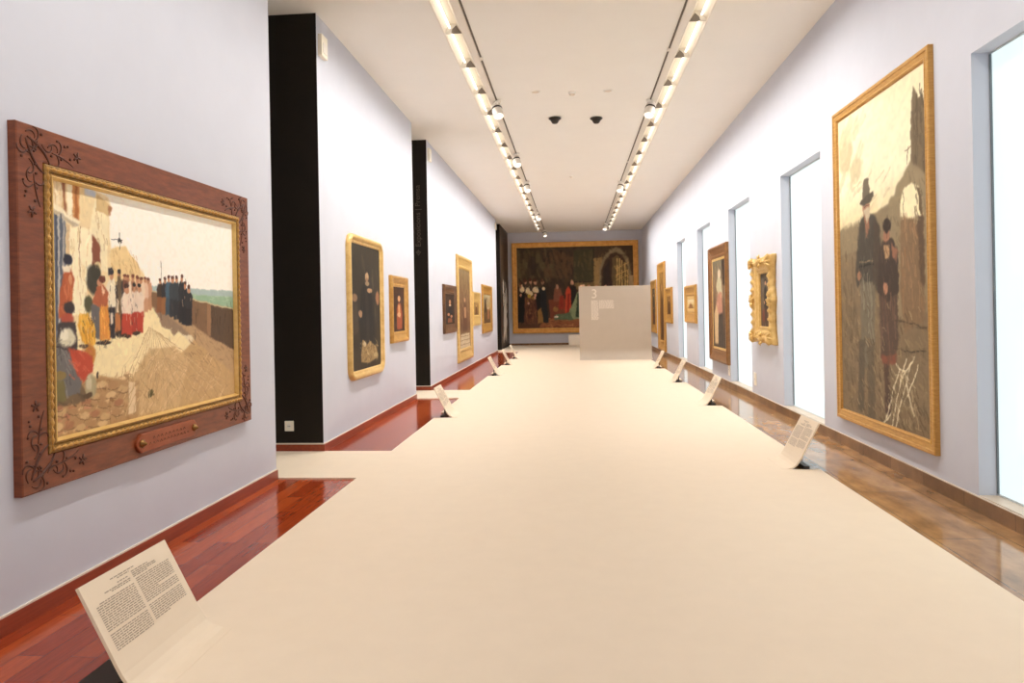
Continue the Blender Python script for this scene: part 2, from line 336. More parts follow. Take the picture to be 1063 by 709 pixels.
  ['p',(186,150,110),[0.567,0.459,0.622,0.462,0.619,0.506,0.575,0.505]],
  ['e',(166,118,92),[0.596,0.432,0.039,0.02]],
  ['e',(52,42,36),[0.603,0.405,0.046,0.021]],
  ['p',(150,104,80),[0.644,0.457,0.706,0.476,0.693,0.519,0.652,0.496]],
  ['e',(180,130,100),[0.575,0.589,0.029,0.017]],
  ['p',(134,80,60),[0.512,0.793,0.676,0.788,0.674,0.813,0.533,0.82]],
  ['p',(86,66,54),[0.544,0.814,0.6,0.814,0.612,0.964,0.546,0.965]],
  ['s',(116,88,72),20,[0.512,0.614,0.676,0.78],0.08,86,0.007,14,43],
  ['s',(90,72,60),14,[0.51,0.462,0.688,0.59],0.05,80,0.006,14,44],
  ['l',(240,230,196),0.0065,[0.786,0.796,0.723,0.847,0.667,0.927,0.608,1.019]],
  ['l',(240,230,196),0.0065,[0.824,0.805,0.772,0.865,0.697,0.945,0.65,1.023]],
  ['l',(240,230,196),0.0065,[0.714,0.827,0.649,0.879,0.591,0.947,0.52,1.018]],
  ['l',(240,230,196),0.0065,[0.863,0.787,0.794,0.822,0.712,0.859]],
  ['l',(240,230,196),0.0065,[0.674,0.813,0.714,0.827,0.784,0.833]],
  ['l',(240,230,196),0.0065,[0.889,0.806,0.83,0.861,0.748,0.92]],
  ['l',(240,230,196),0.0065,[0.612,0.959,0.555,0.992,0.463,1.018]],
  ['l',(240,230,196),0.0065,[0.772,0.865,0.807,0.914,0.843,0.952]],
  ['s',(206,190,148),40,[0.474,0.843,0.896,0.982],0.03,70,0.004,20,45],
  ['s',(86,70,50),40,[0.313,0.898,0.966,0.994],0.04,40,0.006,16,46],
  ['l',(76,62,46),0.006,[0.718,0.768,0.864,0.772,0.955,0.763]],
  ['l',(84,68,50),0.006,[0.672,0.683,0.822,0.691,0.968,0.703]],
  ['j',1200,[0,0.36,1,1],0.04,80,0.006,0.07,906],
  ['j',300,[0,0.7,1,1],0.04,20,0.005,0.09,907],
  ['s',(160,140,106),60,[-0.013,0.596,0.94,0.99],0.03,40,0.006,20,971],
  ['s',(84,68,50),50,[-0.013,0.596,0.94,0.99],0.03,60,0.006,16,972],
  ['n',0.06,40,90]]),
 'court': dict(res=(280, 190), ops=[
  ['g',[(0,(70,56,40)),(0.35,(84,66,46)),(0.55,(66,50,36)),(0.8,(64,46,34)),(1,(92,62,42))]],
  ['s',(96,84,56),60,[0.014,0.013,0.315,0.431],0.12,80,0.05,16,51],
  ['s',(60,46,34),60,[0.03,0.061,0.52,0.534],0.14,80,0.05,12,52],
  ['s',(100,74,50),40,[0.236,0.069,0.522,0.355],0.1,80,0.04,12,53],
  ['p',(70,64,42),[0.492,0.042,0.665,0.036,0.661,0.432,0.488,0.437]],
  ['s',(90,80,52),20,[0.5,0.054,0.653,0.395],0.08,85,0.03,12,54],
  ['l',(46,38,26),0.012,[0.488,0.437,0.661,0.432,0.665,0.036]],
  ['p',(160,128,80),[0.664,0.156,0.739,0.135,0.734,0.518,0.66,0.515]],
  ['p',(120,96,60),[0.496,0.45,0.661,0.444,0.66,0.539,0.495,0.533]],
  ['p',(140,122,90),[0.709,0.541,0.712,0.278,0.747,0.135,0.805,0.053,0.855,0.019,0.904,0.057,0.961,0.167,0.976,0.311,0.981,0.551]],
  ['p',(72,54,40),[0.726,0.542,0.728,0.302,0.763,0.171,0.813,0.101,0.855,0.079,0.904,0.117,0.944,0.214,0.958,0.358,0.956,0.55]],
  ['p',(110,90,60),[0.816,0.545,0.821,0.162,0.862,0.115,0.951,0.262,0.956,0.55]],
  ['p',(56,42,34),[0.742,0.542,0.745,0.303,0.796,0.161,0.816,0.545]],
  ['l',(226,190,116),0.014,[0.862,0.163,0.858,0.522]],
  ['l',(226,190,116),0.014,[0.883,0.164,0.878,0.511]],
  ['l',(226,190,116),0.014,[0.903,0.189,0.899,0.5]],
  ['l',(226,190,116),0.014,[0.931,0.214,0.928,0.501]],
  ['l',(226,190,116),0.014,[0.951,0.31,0.948,0.502]],
  ['l',(206,168,100),0.012,[0.852,0.283,0.96,0.215]],
  ['l',(206,168,100),0.012,[0.851,0.366,0.959,0.298]],
  ['l',(206,168,100),0.012,[0.851,0.426,0.958,0.358]],
  ['e',(90,50,40),[0.734,0.506,0.01,0.018]],
  ['e',(90,50,40),[0.759,0.507,0.01,0.018]],
  ['e',(90,50,40),[0.784,0.508,0.01,0.018]],
  ['e',(90,50,40),[0.808,0.509,0.01,0.018]],
  ['e',(90,50,40),[0.833,0.51,0.01,0.018]],
  ['e',(90,50,40),[0.858,0.51,0.01,0.018]],
  ['e',(90,50,40),[0.882,0.511,0.01,0.018]],
  ['e',(90,50,40),[0.907,0.512,0.01,0.018]],
  ['e',(90,50,40),[0.932,0.513,0.01,0.018]],
  ['e',(90,50,40),[0.957,0.514,0.01,0.018]],
  ['p',(176,150,110),[0.958,0.37,1,0.372,0.995,0.767,0.953,0.765]],
  ['p',(150,92,58),[0.236,0.883,0.549,0.822,1.002,0.815,1,1.006,0.185,0.989]],
  ['s',(180,120,76),60,[0.236,0.847,0.967,0.993],0.05,4,0.012,26,55],
  ['s',(100,56,40),50,[0.236,0.847,0.967,0.993],0.05,4,0.012,18,56],
  ['p',(28,26,26),[0.017,0.564,0.066,0.554,0.062,0.925,0.005,0.923]],
  ['p',(100,64,46),[0.066,0.614,0.173,0.618,0.186,0.953,0.054,0.948]],
  ['s',(150,100,66),24,[0.074,0.638,0.161,0.928],0.08,86,0.012,22,57],
  ['s',(70,40,32),18,[0.065,0.638,0.169,0.928],0.08,86,0.012,12,58],
  ['p',(36,38,38),[0.19,0.498,0.248,0.501,0.262,0.788,0.268,0.932,0.186,0.929,0.181,0.642]],
  ['p',(30,26,24),[0.157,0.569,0.198,0.571,0.203,0.882,0.17,0.881]],
  ['p',(150,108,60),[0.171,0.785,0.204,0.738,0.227,0.93,0.178,0.941]],
  ['e',(232,212,170),[0.042,0.517,0.021,0.037]],
  ['e',(232,212,170),[0.091,0.531,0.021,0.037]],
  ['e',(232,212,170),[0.116,0.568,0.02,0.034]],
  ['e',(232,212,170),[0.157,0.521,0.023,0.04]],
  ['e',(232,212,170),[0.174,0.534,0.018,0.032]],
  ['e',(232,212,170),[0.231,0.512,0.013,0.023]],
  ['e',(206,152,116),[0.072,0.428,0.013,0.028]],
  ['e',(84,52,36),[0.069,0.404,0.014,0.019]],
  ['e',(206,152,116),[0.117,0.424,0.013,0.028]],
  ['e',(84,52,36),[0.114,0.4,0.014,0.019]],
  ['e',(206,152,116),[0.158,0.431,0.013,0.028]],
  ['e',(84,52,36),[0.155,0.407,0.014,0.019]],
  ['e',(206,152,116),[0.224,0.434,0.013,0.028]],
  ['e',(84,52,36),[0.221,0.41,0.014,0.019]],
  ['e',(206,152,116),[0.034,0.469,0.013,0.028]],
  ['e',(84,52,36),[0.031,0.445,0.014,0.019]],
  ['e',(210,160,130),[0.152,0.623,0.01,0.019]],
  ['e',(210,160,130),[0.033,0.583,0.01,0.019]],
  ['e',(210,160,130),[0.098,0.687,0.01,0.019]],
  ['e',(210,160,130),[0.156,0.593,0.01,0.019]],
  ['e',(196,160,70),[0.107,0.603,0.016,0.029]],
  ['s',(190,150,70),10,[0.074,0.554,0.156,0.665],0.03,60,0.01,20,59],
  ['p',(120,64,44),[0.271,0.645,0.42,0.638,0.426,0.842,0.285,0.885]],
  ['e',(150,106,60),[0.328,0.767,0.021,0.036]],
  ['p',(130,80,60),[0.322,0.503,0.38,0.505,0.395,0.673,0.312,0.67]],
  ['e',(180,130,100),[0.347,0.492,0.016,0.031]],
  ['p',(150,54,38),[0.371,0.601,0.404,0.602,0.402,0.769,0.352,0.768]],
  ['p',(200,74,46),[0.421,0.531,0.446,0.484,0.47,0.556,0.467,0.82,0.409,0.817]],
  ['p',(146,48,32),[0.437,0.579,0.453,0.58,0.451,0.819,0.426,0.818]],
  ['p',(40,34,28),[0.462,0.496,0.504,0.486,0.519,0.582,0.492,0.797,0.467,0.796]],
  ['p',(140,150,110),[0.485,0.677,0.519,0.558,0.569,0.536,0.581,0.895,0.45,0.891,0.434,0.842]],
  ['p',(90,104,76),[0.319,0.838,0.451,0.807,0.483,0.904,0.318,0.898]],
  ['p',(60,76,56),[0.519,0.582,0.536,0.559,0.532,0.87,0.499,0.869]],
  ['e',(206,156,120),[0.475,0.443,0.015,0.031]],
  ['e',(226,206,180),[0.335,0.863,0.021,0.013]],
  ['p',(230,196,160),[0.537,0.487,0.578,0.464,0.586,0.501,0.544,0.523]],
  ['p',(90,54,42),[0.586,0.537,0.651,0.539,0.656,0.874,0.573,0.871]],
  ['e',(196,146,112),[0.619,0.502,0.013,0.026]],
  ['p',(60,50,44),[0.651,0.539,0.717,0.541,0.722,0.876,0.639,0.874]],
  ['e',(196,146,112),[0.685,0.504,0.013,0.026]],
  ['p',(130,70,50),[0.726,0.542,0.791,0.544,0.796,0.879,0.713,0.876]],
  ['e',(196,146,112),[0.759,0.507,0.013,0.026]],
  ['p',(90,54,42),[0.8,0.544,0.866,0.547,0.87,0.882,0.787,0.879]],
  ['e',(196,146,112),[0.833,0.51,0.013,0.026]],
  ['p',(60,50,44),[0.874,0.547,0.94,0.549,0.944,0.884,0.862,0.882]],
  ['e',(196,146,112),[0.907,0.512,0.013,0.026]],
  ['p',(130,70,50),[0.931,0.549,0.997,0.551,1.001,0.887,0.919,0.884]],
  ['e',(196,146,112),[0.965,0.514,0.013,0.026]],
  ['j',900,[0,0.4,1,1],0.05,85,0.01,0.12,908],
  ['j',300,[0,0,1,0.5],0.08,80,0.02,0.08,909],
  ['n',0.08,50,36]]),
 'saint': dict(res=(90, 220), ops=[
  ['g',[(0,(58,50,36)),(0.5,(50,42,32)),(1,(60,46,30))]],
  ['s',(76,64,44),40,[0,0,1,1],0.12,80,0.04,12,61],
  ['p',(26,22,20),[0.34,0.36,0.44,0.3,0.6,0.3,0.7,0.38,0.82,0.82,0.7,0.86,0.28,0.86,0.24,0.6]],
  ['p',(44,36,30),[0.46,0.36,0.56,0.34,0.6,0.8,0.5,0.84]],
  ['e',(46,36,28),[0.53,0.232,0.085,0.043]],
  ['e',(196,160,120),[0.53,0.252,0.062,0.036]],
  ['e',(160,120,90),[0.53,0.275,0.04,0.015]],
  ['e',(160,136,104),[0.54,0.305,0.08,0.02]],
  ['s',(58,50,44),20,[0.36,0.36,0.74,0.82],0.1,86,0.012,14,88],
  ['e',(190,150,112),[0.62,0.36,0.09,0.02]],
  ['e',(180,140,104),[0.3,0.55,0.06,0.03]],
  ['e',(150,116,84),[0.12,0.43,0.09,0.035]],
  ['p',(70,58,46),[0,0.45,0.2,0.47,0.22,0.7,0,0.74]],
  ['e',(170,120,84),[0.9,0.42,0.07,0.06]],
  ['p',(160,130,84),[0.3,0.86,0.36,0.76,0.5,0.8,0.62,0.78,0.84,0.84,0.9,0.92,0.6,0.96,0.3,0.94]],
  ['s',(206,176,120),50,[0.28,0.77,0.9,0.94],0.04,30,0.012,26,62],
  ['s',(86,66,44),36,[0.28,0.78,0.9,0.96],0.04,-30,0.01,18,63],
  ['e',(210,190,150),[0.42,0.8,0.05,0.02]],
  ['e',(196,170,120),[0.8,0.9,0.08,0.02]],
  ['j',260,[0,0,1,1],0.06,75,0.015,0.09,543],
  ['n',0.08,30,50]]),
 'warm_half_figure': dict(res=(60, 110), ops=[
  ['g',[(0,(70,40,24)),(1,(60,34,20))]],
  ['s',(110,60,34),30,[0,0,1,1],0.15,80,0.05,16,64],
  ['p',(170,84,50),[0.3,0.5,0.45,0.35,0.65,0.36,0.8,0.6,0.76,0.95,0.3,0.95]],
  ['e',(60,34,22),[0.52,0.23,0.18,0.095]],
  ['e',(224,170,120),[0.52,0.26,0.12,0.07]],
  ['p',(220,160,104),[0.42,0.4,0.6,0.4,0.62,0.7,0.44,0.66]],
  ['e',(226,176,130),[0.5,0.62,0.16,0.05]],
  ['j',260,[0,0,1,1],0.06,75,0.015,0.09,1682],
  ['n',0.08,30,50]]),
 'dark_portrait': dict(res=(70, 80), ops=[
  ['g',[(0,(60,40,28)),(1,(50,32,22))]],
  ['s',(84,54,36),30,[0,0,1,1],0.14,80,0.05,14,65],
  ['p',(30,22,20),[0.2,0.95,0.3,0.45,0.5,0.36,0.72,0.44,0.86,0.95]],
  ['e',(40,26,20),[0.52,0.235,0.16,0.1]],
  ['e',(206,150,110),[0.52,0.265,0.11,0.08]],
  ['e',(230,206,170),[0.52,0.37,0.12,0.03]],
  ['e',(196,140,100),[0.36,0.68,0.12,0.05]],
  ['e',(196,140,100),[0.66,0.74,0.12,0.05]],
  ['p',(150,90,56),[0.3,0.8,0.7,0.8,0.74,0.95,0.26,0.95]],
  ['j',260,[0,0,1,1],0.06,75,0.015,0.09,1398],
  ['n',0.08,30,50]]),
 'tall_interior': dict(res=(80, 180), ops=[
  ['g',[(0,(150,126,88)),(0.3,(140,106,72)),(0.7,(130,92,62)),(1,(170,140,100))]],
  ['s',(176,146,104),50,[0,0,1,0.7],0.12,84,0.04,20,66],
  ['s',(100,66,44),36,[0.1,0.3,0.9,0.8],0.1,84,0.03,16,67],
  ['p',(110,70,50),[0.28,0.78,0.34,0.5,0.44,0.42,0.58,0.43,0.68,0.55,0.72,0.78]],
  ['e',(216,170,130),[0.5,0.385,0.07,0.028]],
  ['p',(196,150,110),[0.4,0.48,0.6,0.48,0.62,0.62,0.42,0.62]],
  ['p',(226,206,170),[0.1,0.82,0.9,0.82,0.95,1,0.05,1]],
  ['l',(120,90,64),0.008,[0.1,0.82,0.05,1]],
  ['l',(120,90,64),0.008,[0.26,0.82,0.23,1]],
  ['l',(120,90,64),0.008,[0.42,0.82,0.41,1]],
  ['l',(120,90,64),0.008,[0.58,0.82,0.59,1]],
  ['l',(120,90,64),0.008,[0.74,0.82,0.77,1]],
  ['l',(120,90,64),0.008,[0.9,0.82,0.95,1]],
  ['l',(120,90,64),0.007,[0.05,0.85,0.95,0.85]],
  ['l',(120,90,64),0.007,[0.05,0.9,0.95,0.9]],
  ['l',(120,90,64),0.007,[0.05,0.95,0.95,0.95]],
  ['j',260,[0,0,1,1],0.06,75,0.015,0.09,1400],
  ['n',0.08,30,50]]),
 'golden_study': dict(res=(50, 70), ops=[
  ['g',[(0,(176,140,80)),(1,(150,110,60))]],
  ['s',(206,170,104),30,[0,0,1,1],0.15,70,0.05,22,68],
  ['p',(110,76,44),[0.3,0.95,0.4,0.35,0.6,0.35,0.72,0.95]],
  ['e',(220,176,120),[0.5,0.26,0.13,0.07]],
  ['j',260,[0,0,1,1],0.06,75,0.015,0.09,1297],
  ['n',0.08,30,50]]),
 'landscape': dict(res=(80, 80), ops=[
  ['g',[(0,(206,190,150)),(0.45,(190,160,112)),(0.6,(110,84,52)),(1,(96,70,44))]],
  ['s',(90,74,44),40,[0,0.1,0.6,0.6],0.1,60,0.05,20,69],
  ['p',(70,54,34),[0.1,0.62,0.2,0.2,0.36,0.12,0.42,0.6]],
  ['l',(60,46,32),0.03,[0.62,0.2,0.6,0.6,0.64,0.9]],
  ['e',(226,200,160),[0.66,0.48,0.09,0.06]],
  ['p',(170,110,70),[0.56,0.52,0.76,0.52,0.8,0.86,0.54,0.86]],
  ['s',(160,124,80),30,[0,0.65,1,1],0.1,10,0.03,24,70],
  ['j',260,[0,0,1,1],0.06,75,0.015,0.09,939],
  ['n',0.08,30,50]]),
 'robed_figures': dict(res=(80, 130), ops=[
  ['g',[(0,(120,112,90)),(0.3,(140,112,84)),(0.6,(110,84,62)),(1,(84,66,50))]],
  ['s',(160,140,110),40,[0,0,1,0.5],0.1,70,0.04,22,71],
  ['p',(206,196,160),[0.3,0.3,0.5,0.14,0.72,0.24,0.8,0.4,0.5,0.44]],
  ['e',(226,206,176),[0.56,0.16,0.12,0.05]],
  ['p',(60,46,38),[0.78,0.02,0.98,0,0.98,0.3,0.84,0.28]],
  ['p',(196,140,116),[0.3,0.5,0.5,0.36,0.74,0.42,0.8,0.62,0.4,0.68]],
  ['p',(216,186,140),[0.1,0.62,0.3,0.5,0.46,0.6,0.4,0.96,0.14,0.96]],
  ['p',(70,60,54),[0.46,0.62,0.8,0.6,0.9,0.98,0.44,0.98]],
  ['e',(206,150,120),[0.66,0.4,0.1,0.035]],
  ['s',(226,176,150),20,[0.3,0.4,0.8,0.6],0.05,60,0.02,20,72],
  ['s',(100,84,70),30,[0.4,0.6,0.9,0.98],0.08,84,0.02,16,73],
  ['j',260,[0,0,1,1],0.06,75,0.015,0.09,1376],
  ['n',0.08,30,50]]),
 'standing_figure': dict(res=(60, 100), ops=[
  ['g',[(0,(92,84,74)),(0.6,(110,92,74)),(1,(80,58,44))]],
  ['s',(130,112,92),30,[0,0,1,1],0.12,80,0.05,16,74],
  ['p',(34,30,32),[0.36,0.66,0.4,0.3,0.5,0.24,0.62,0.28,0.68,0.66]],
  ['e',(40,30,26),[0.52,0.165,0.13,0.05]],
  ['e',(206,160,124),[0.52,0.185,0.09,0.04]],
  ['p',(70,48,40),[0.4,0.62,0.64,0.62,0.62,0.92,0.42,0.92]],
  ['e',(200,150,116),[0.4,0.55,0.06,0.03]],
  ['p',(120,60,48),[0.2,0.7,0.4,0.66,0.4,0.9,0.18,0.9]],
  ['j',260,[0,0,1,1],0.06,75,0.015,0.09,1593],
  ['n',0.08,30,50]]),
 'pale_study': dict(res=(60, 50), ops=[
  ['g',[(0,(240,226,190)),(0.5,(226,200,140)),(1,(190,150,90))]],
  ['s',(250,240,210),24,[0,0,1,0.6],0.15,20,0.06,16,75],
  ['p',(150,104,60),[0.2,0.95,0.3,0.5,0.5,0.42,0.7,0.55,0.8,0.95]],
  ['e',(226,176,130),[0.48,0.36,0.12,0.09]],
  ['s',(200,160,70),20,[0,0.5,1,1],0.1,60,0.04,30,76],
  ['j',260,[0,0,1,1],0.06,75,0.015,0.09,1082],
  ['n',0.08,30,50]]),
 'umber_figure': dict(res=(50, 90), ops=[
  ['g',[(0,(150,112,60)),(1,(120,80,40))]],
  ['s',(180,136,74),40,[0,0,1,1],0.14,80,0.05,20,77],
  ['p',(84,54,34),[0.28,0.95,0.36,0.4,0.5,0.3,0.66,0.4,0.76,0.95]],
  ['e',(206,156,110),[0.52,0.22,0.11,0.05]],
  ['j',260,[0,0,1,1],0.06,75,0.015,0.09,1276],
  ['n',0.08,30,50]]),
}

scene = bpy.context.scene
COL = scene.collection

# ------------------------------------------------------------------ materials
def lin(c):
    out = []
    for v in c:
        v = v / 255.0
        out.append(v / 12.92 if v <= 0.04045 else ((v + 0.055) / 1.055) ** 2.4)
    return out

def new_mat(name):
    m = bpy.data.materials.new(name)
    m.use_nodes = True
    nt = m.node_tree
    return m, nt, nt.nodes['Principled BSDF']

def noise_col(nt, c1, c2, scale, detail=4.0, vec_scale=None, rough=0.6):
    tc = nt.nodes.new('ShaderNodeTexCoord')
    mp = nt.nodes.new('ShaderNodeMapping')
    if vec_scale: mp.inputs['Scale'].default_value = vec_scale
    nz = nt.nodes.new('ShaderNodeTexNoise')
    nz.inputs['Scale'].default_value = scale
    nz.inputs['Detail'].default_value = detail
    nz.inputs['Roughness'].default_value = rough
    rp = nt.nodes.new('ShaderNodeValToRGB')
    rp.color_ramp.elements[0].position = 0.3
    rp.color_ramp.elements[1].position = 0.7
    rp.color_ramp.elements[0].color = (*lin(c1), 1)
    rp.color_ramp.elements[1].color = (*lin(c2), 1)
    nt.links.new(tc.outputs['Object'], mp.inputs['Vector'])
    nt.links.new(mp.outputs['Vector'], nz.inputs['Vector'])
    nt.links.new(nz.outputs['Fac'], rp.inputs['Fac'])
    return nz, rp

def mat(name, c1, c2=None, rough=0.5, scale=8.0, metal=0.0, spec=0.5, vec_scale=None, bump=0.0, emit=None, estr=0.0):
    m, nt, b = new_mat(name)
    nz, rp = noise_col(nt, c1, c2 or c1, scale, vec_scale=vec_scale)
    nt.links.new(rp.outputs['Color'], b.inputs['Base Color'])
    b.inputs['Roughness'].default_value = rough
    b.inputs['Metallic'].default_value = metal
    b.inputs['Specular IOR Level'].default_value = spec
    if bump:
        bp = nt.nodes.new('ShaderNodeBump')
        bp.inputs['Strength'].default_value = bump
        bp.inputs['Distance'].default_value = 0.01
        nt.links.new(nz.outputs['Fac'], bp.inputs['Height'])
        nt.links.new(bp.outputs['Normal'], b.inputs['Normal'])
    if emit:
        b.inputs['Emission Color'].default_value = (*emit, 1)
        b.inputs['Emission Strength'].default_value = estr
    return m

def plank_mat():
    m, nt, b = new_mat('red_hardwood_planks')
    tc = nt.nodes.new('ShaderNodeTexCoord')
    sp = nt.nodes.new('ShaderNodeSeparateXYZ'); cb = nt.nodes.new('ShaderNodeCombineXYZ')
    nt.links.new(tc.outputs['Object'], sp.inputs[0])
    nt.links.new(sp.outputs['Y'], cb.inputs['X']); nt.links.new(sp.outputs['X'], cb.inputs['Y'])
    br = nt.nodes.new('ShaderNodeTexBrick')
    br.inputs['Scale'].default_value = 1.0
    br.inputs['Brick Width'].default_value = 1.15
    br.inputs['Row Height'].default_value = 0.125
    br.inputs['Mortar Size'].default_value = 0.0012
    br.inputs['Color1'].default_value = (*lin((192, 88, 42)), 1)
    br.inputs['Color2'].default_value = (*lin((152, 56, 26)), 1)
    br.inputs['Mortar'].default_value = (*lin((50, 14, 6)), 1)
    br.offset = 0.37
    nt.links.new(cb.outputs[0], br.inputs['Vector'])
    nz, rp = noise_col(nt, (165, 160, 155), (245, 240, 235), 5.0, vec_scale=(14, 0.9, 1))
    mx = nt.nodes.new('ShaderNodeMix'); mx.data_type = 'RGBA'; mx.blend_type = 'MULTIPLY'
    mx.inputs[0].default_value = 0.6
    nt.links.new(br.outputs['Color'], mx.inputs[6]); nt.links.new(rp.outputs['Color'], mx.inputs[7])
    nt.links.new(mx.outputs[2], b.inputs['Base Color'])
    b.inputs['Roughness'].default_value = 0.13
    b.inputs['Specular IOR Level'].default_value = 0.45
    return m

def stone_mat(name, c1, c2, mort, bw, rh, rough, off, swap=True, zmode=False):
    m, nt, b = new_mat(name)
    tc = nt.nodes.new('ShaderNodeTexCoord')
    sp = nt.nodes.new('ShaderNodeSeparateXYZ'); cb = nt.nodes.new('ShaderNodeCombineXYZ')
    nt.links.new(tc.outputs['Object'], sp.inputs[0])
    nt.links.new(sp.outputs['Y'], cb.inputs['X'])
    if zmode: cb.inputs['Y'].default_value = 0.05
    else: nt.links.new(sp.outputs['X'], cb.inputs['Y'])
    br = nt.nodes.new('ShaderNodeTexBrick')
    br.inputs['Scale'].default_value = 1.0
    br.inputs['Brick Width'].default_value = bw
    br.inputs['Row Height'].default_value = rh
    br.inputs['Mortar Size'].default_value = 0.003
    br.inputs['Color1'].default_value = (*lin(c1), 1)
    br.inputs['Color2'].default_value = (*lin(c2), 1)
    br.inputs['Mortar'].default_value = (*lin(mort), 1)
    br.offset = off
    nt.links.new(cb.outputs[0], br.inputs['Vector'])
    nz, rp = noise_col(nt, (140, 128, 118), (255, 250, 240), 3.2, detail=8, vec_scale=(2.2, 0.9, 1))
    mx = nt.nodes.new('ShaderNodeMix'); mx.data_type = 'RGBA'; mx.blend_type = 'MULTIPLY'
    mx.inputs[0].default_value = 0.75
    nt.links.new(br.outputs['Color'], mx.inputs[6]); nt.links.new(rp.outputs['Color'], mx.inputs[7])
    nt.links.new(mx.outputs[2], b.inputs['Base Color'])
    b.inputs['Roughness'].default_value = rough
    return m

M = {}
M['wall'] = mat('lavender_wall_paint', (203, 206, 217), (206, 209, 220), 0.75, 3.0, spec=0.2)
M['black'] = mat('black_brown_paint', (30, 24, 18), (35, 28, 21), 0.6, 4.0, spec=0.25)
M['brownblack'] = mat('dark_brown_panel', (62, 47, 36), (74, 57, 43), 0.5, 4.0, spec=0.3)
M['ceiling'] = mat('ceiling_plaster', (241, 239, 234), (243, 241, 236), 0.85, 2.0, spec=0.1)
M['carpet'] = mat('cream_floor_covering', (229, 212, 189), (232, 215, 192), 0.55, 6.0, spec=0.25)
M['planks'] = plank_mat()
M['tile'] = stone_mat('polished_brown_stone', (206, 164, 118), (164, 124, 86), (120, 92, 66), 1.2, 0.45, 0.1, 0.4)
M['skirt_stone'] = stone_mat('brown_stone_skirting', (176, 140, 106), (140, 106, 76), (96, 74, 56), 0.62, 3.0, 0.35, 0.0, zmode=True)
M['skirt_wood'] = mat('red_wood_skirting', (162, 70, 38), (134, 52, 28), 0.35, 6.0, vec_scale=(8, 0.6, 8))
M['cream_trim'] = mat('cream_edging', (226, 214, 198), None, 0.5)
M['sill'] = mat('pale_stone_sill', (206, 190, 172), (190, 172, 152), 0.4, 6.0)
M['carved_wood'] = mat('reddish_walnut', (138, 74, 42), (106, 52, 28), 0.42, 3.0, vec_scale=(3, 3, 16), bump=0.15)
M['carved_dark'] = mat('dark_carving', (74, 34, 18), (88, 42, 22), 0.5)
M['gold'] = mat('gilded_wood', (206, 160, 84), (178, 128, 56), 0.36, 14.0, metal=0.15, bump=0.2)
M['gold_antique'] = mat('antique_gilding', (176, 134, 66), (122, 88, 40), 0.4, 60.0, metal=0.15, bump=0.6)
M['gold_bright'] = mat('bright_gilding', (236, 202, 132), (214, 174, 98), 0.3, 14.0, metal=0.15, bump=0.15)
M['gold_pale'] = mat('pale_gilding', (228, 194, 126), (204, 162, 90), 0.34, 16.0, metal=0.12, bump=0.25)
M['gold_brown'] = mat('bronze_gilding', (150, 102, 54), (118, 76, 38), 0.36, 12.0, metal=0.15, bump=0.2)
M['oak'] = mat('honey_gilding', (208, 162, 88), (184, 134, 64), 0.36, 8.0, metal=0.15, vec_scale=(2, 2, 10))
M['amber_gold'] = mat('amber_gilding', (238, 180, 92), (212, 148, 64), 0.34, 8.0, metal=0.1)
M['bronze_frame'] = mat('brown_frame_wood', (120, 84, 52), (92, 60, 36), 0.4, 12.0, metal=0.15)
M['plaque'] = mat('copper_plaque', (160, 84, 48), (136, 66, 36), 0.36, 10.0, metal=0.35)
M['screw'] = mat('brass_stud', (150, 112, 60), (120, 84, 40), 0.35, 20, metal=0.7)
M['white_metal'] = mat('white_lacquer', (236, 230, 220), None, 0.4)
M['reflector'] = mat('lamp_reflector', (240, 233, 218), None, 0.4)
M['divider'] = mat('shaded_end_plate_grey', (140, 128, 116), (126, 116, 106), 0.45)
M['slot'] = mat('dark_track_slot', (98, 88, 76), None, 0.6)
M['tube'] = mat('fluorescent_tube', (255, 250, 240), None, 0.5, emit=(1.0, 0.965, 0.90), estr=1.5)
M['lens'] = mat('spot_lens', (255, 252, 245), None, 0.2, emit=(1.0, 0.95, 0.86), estr=1.1)
M['dark_plastic'] = mat('dark_plastic', (52, 44, 34), (44, 36, 28), 0.4)
M['white_plastic'] = mat('white_plastic', (238, 234, 226), None, 0.4)
M['cream_plastic'] = mat('cream_plastic', (246, 240, 224), None, 0.45)
M['hole'] = mat('socket_hole', (60, 54, 46), None, 0.6)
M['frame_pale'] = mat('pale_window_rail', (206, 218, 222), None, 0.5)
M['frame_dark'] = mat('dark_window_gasket', (112, 122, 128), None, 0.5)
M['pane'] = mat('frosted_daylit_glass', (120, 130, 132), None, 0.12, emit=(0.83, 0.965, 0.985), estr=0.7)
M['ink'] = mat('grey_print', (164, 148, 130), None, 0.7)
M['panel'] = mat('shaded_panel_sheet', (188, 174, 157), (192, 178, 161), 0.5, 3.0, spec=0.25)  # floor sheet darkened: shade on the upright face put into the colour
M['panel_print'] = mat('white_print', (222, 210, 195), None, 0.6)
M['bench'] = mat('white_plinth_paint', (238, 228, 212), None, 0.6)
M['steel_and_shadow'] = mat('dark_steel_and_shadow', (40, 34, 28), None, 0.45)
M['wall_print'] = mat('taupe_lettering', (84, 72, 60), None, 0.6)
M['decal'] = mat('pale_grey_decal', (186, 176, 164), None, 0.6)

m, nt, b = new_mat('oil_paint')
at = nt.nodes.new('ShaderNodeVertexColor'); at.layer_name = 'pigment'
nt.links.new(at.outputs['Color'], b.inputs['Base Color'])
b.inputs['Roughness'].default_value = 0.55
b.inputs['Specular IOR Level'].default_value = 0.25
M['canvas'] = m

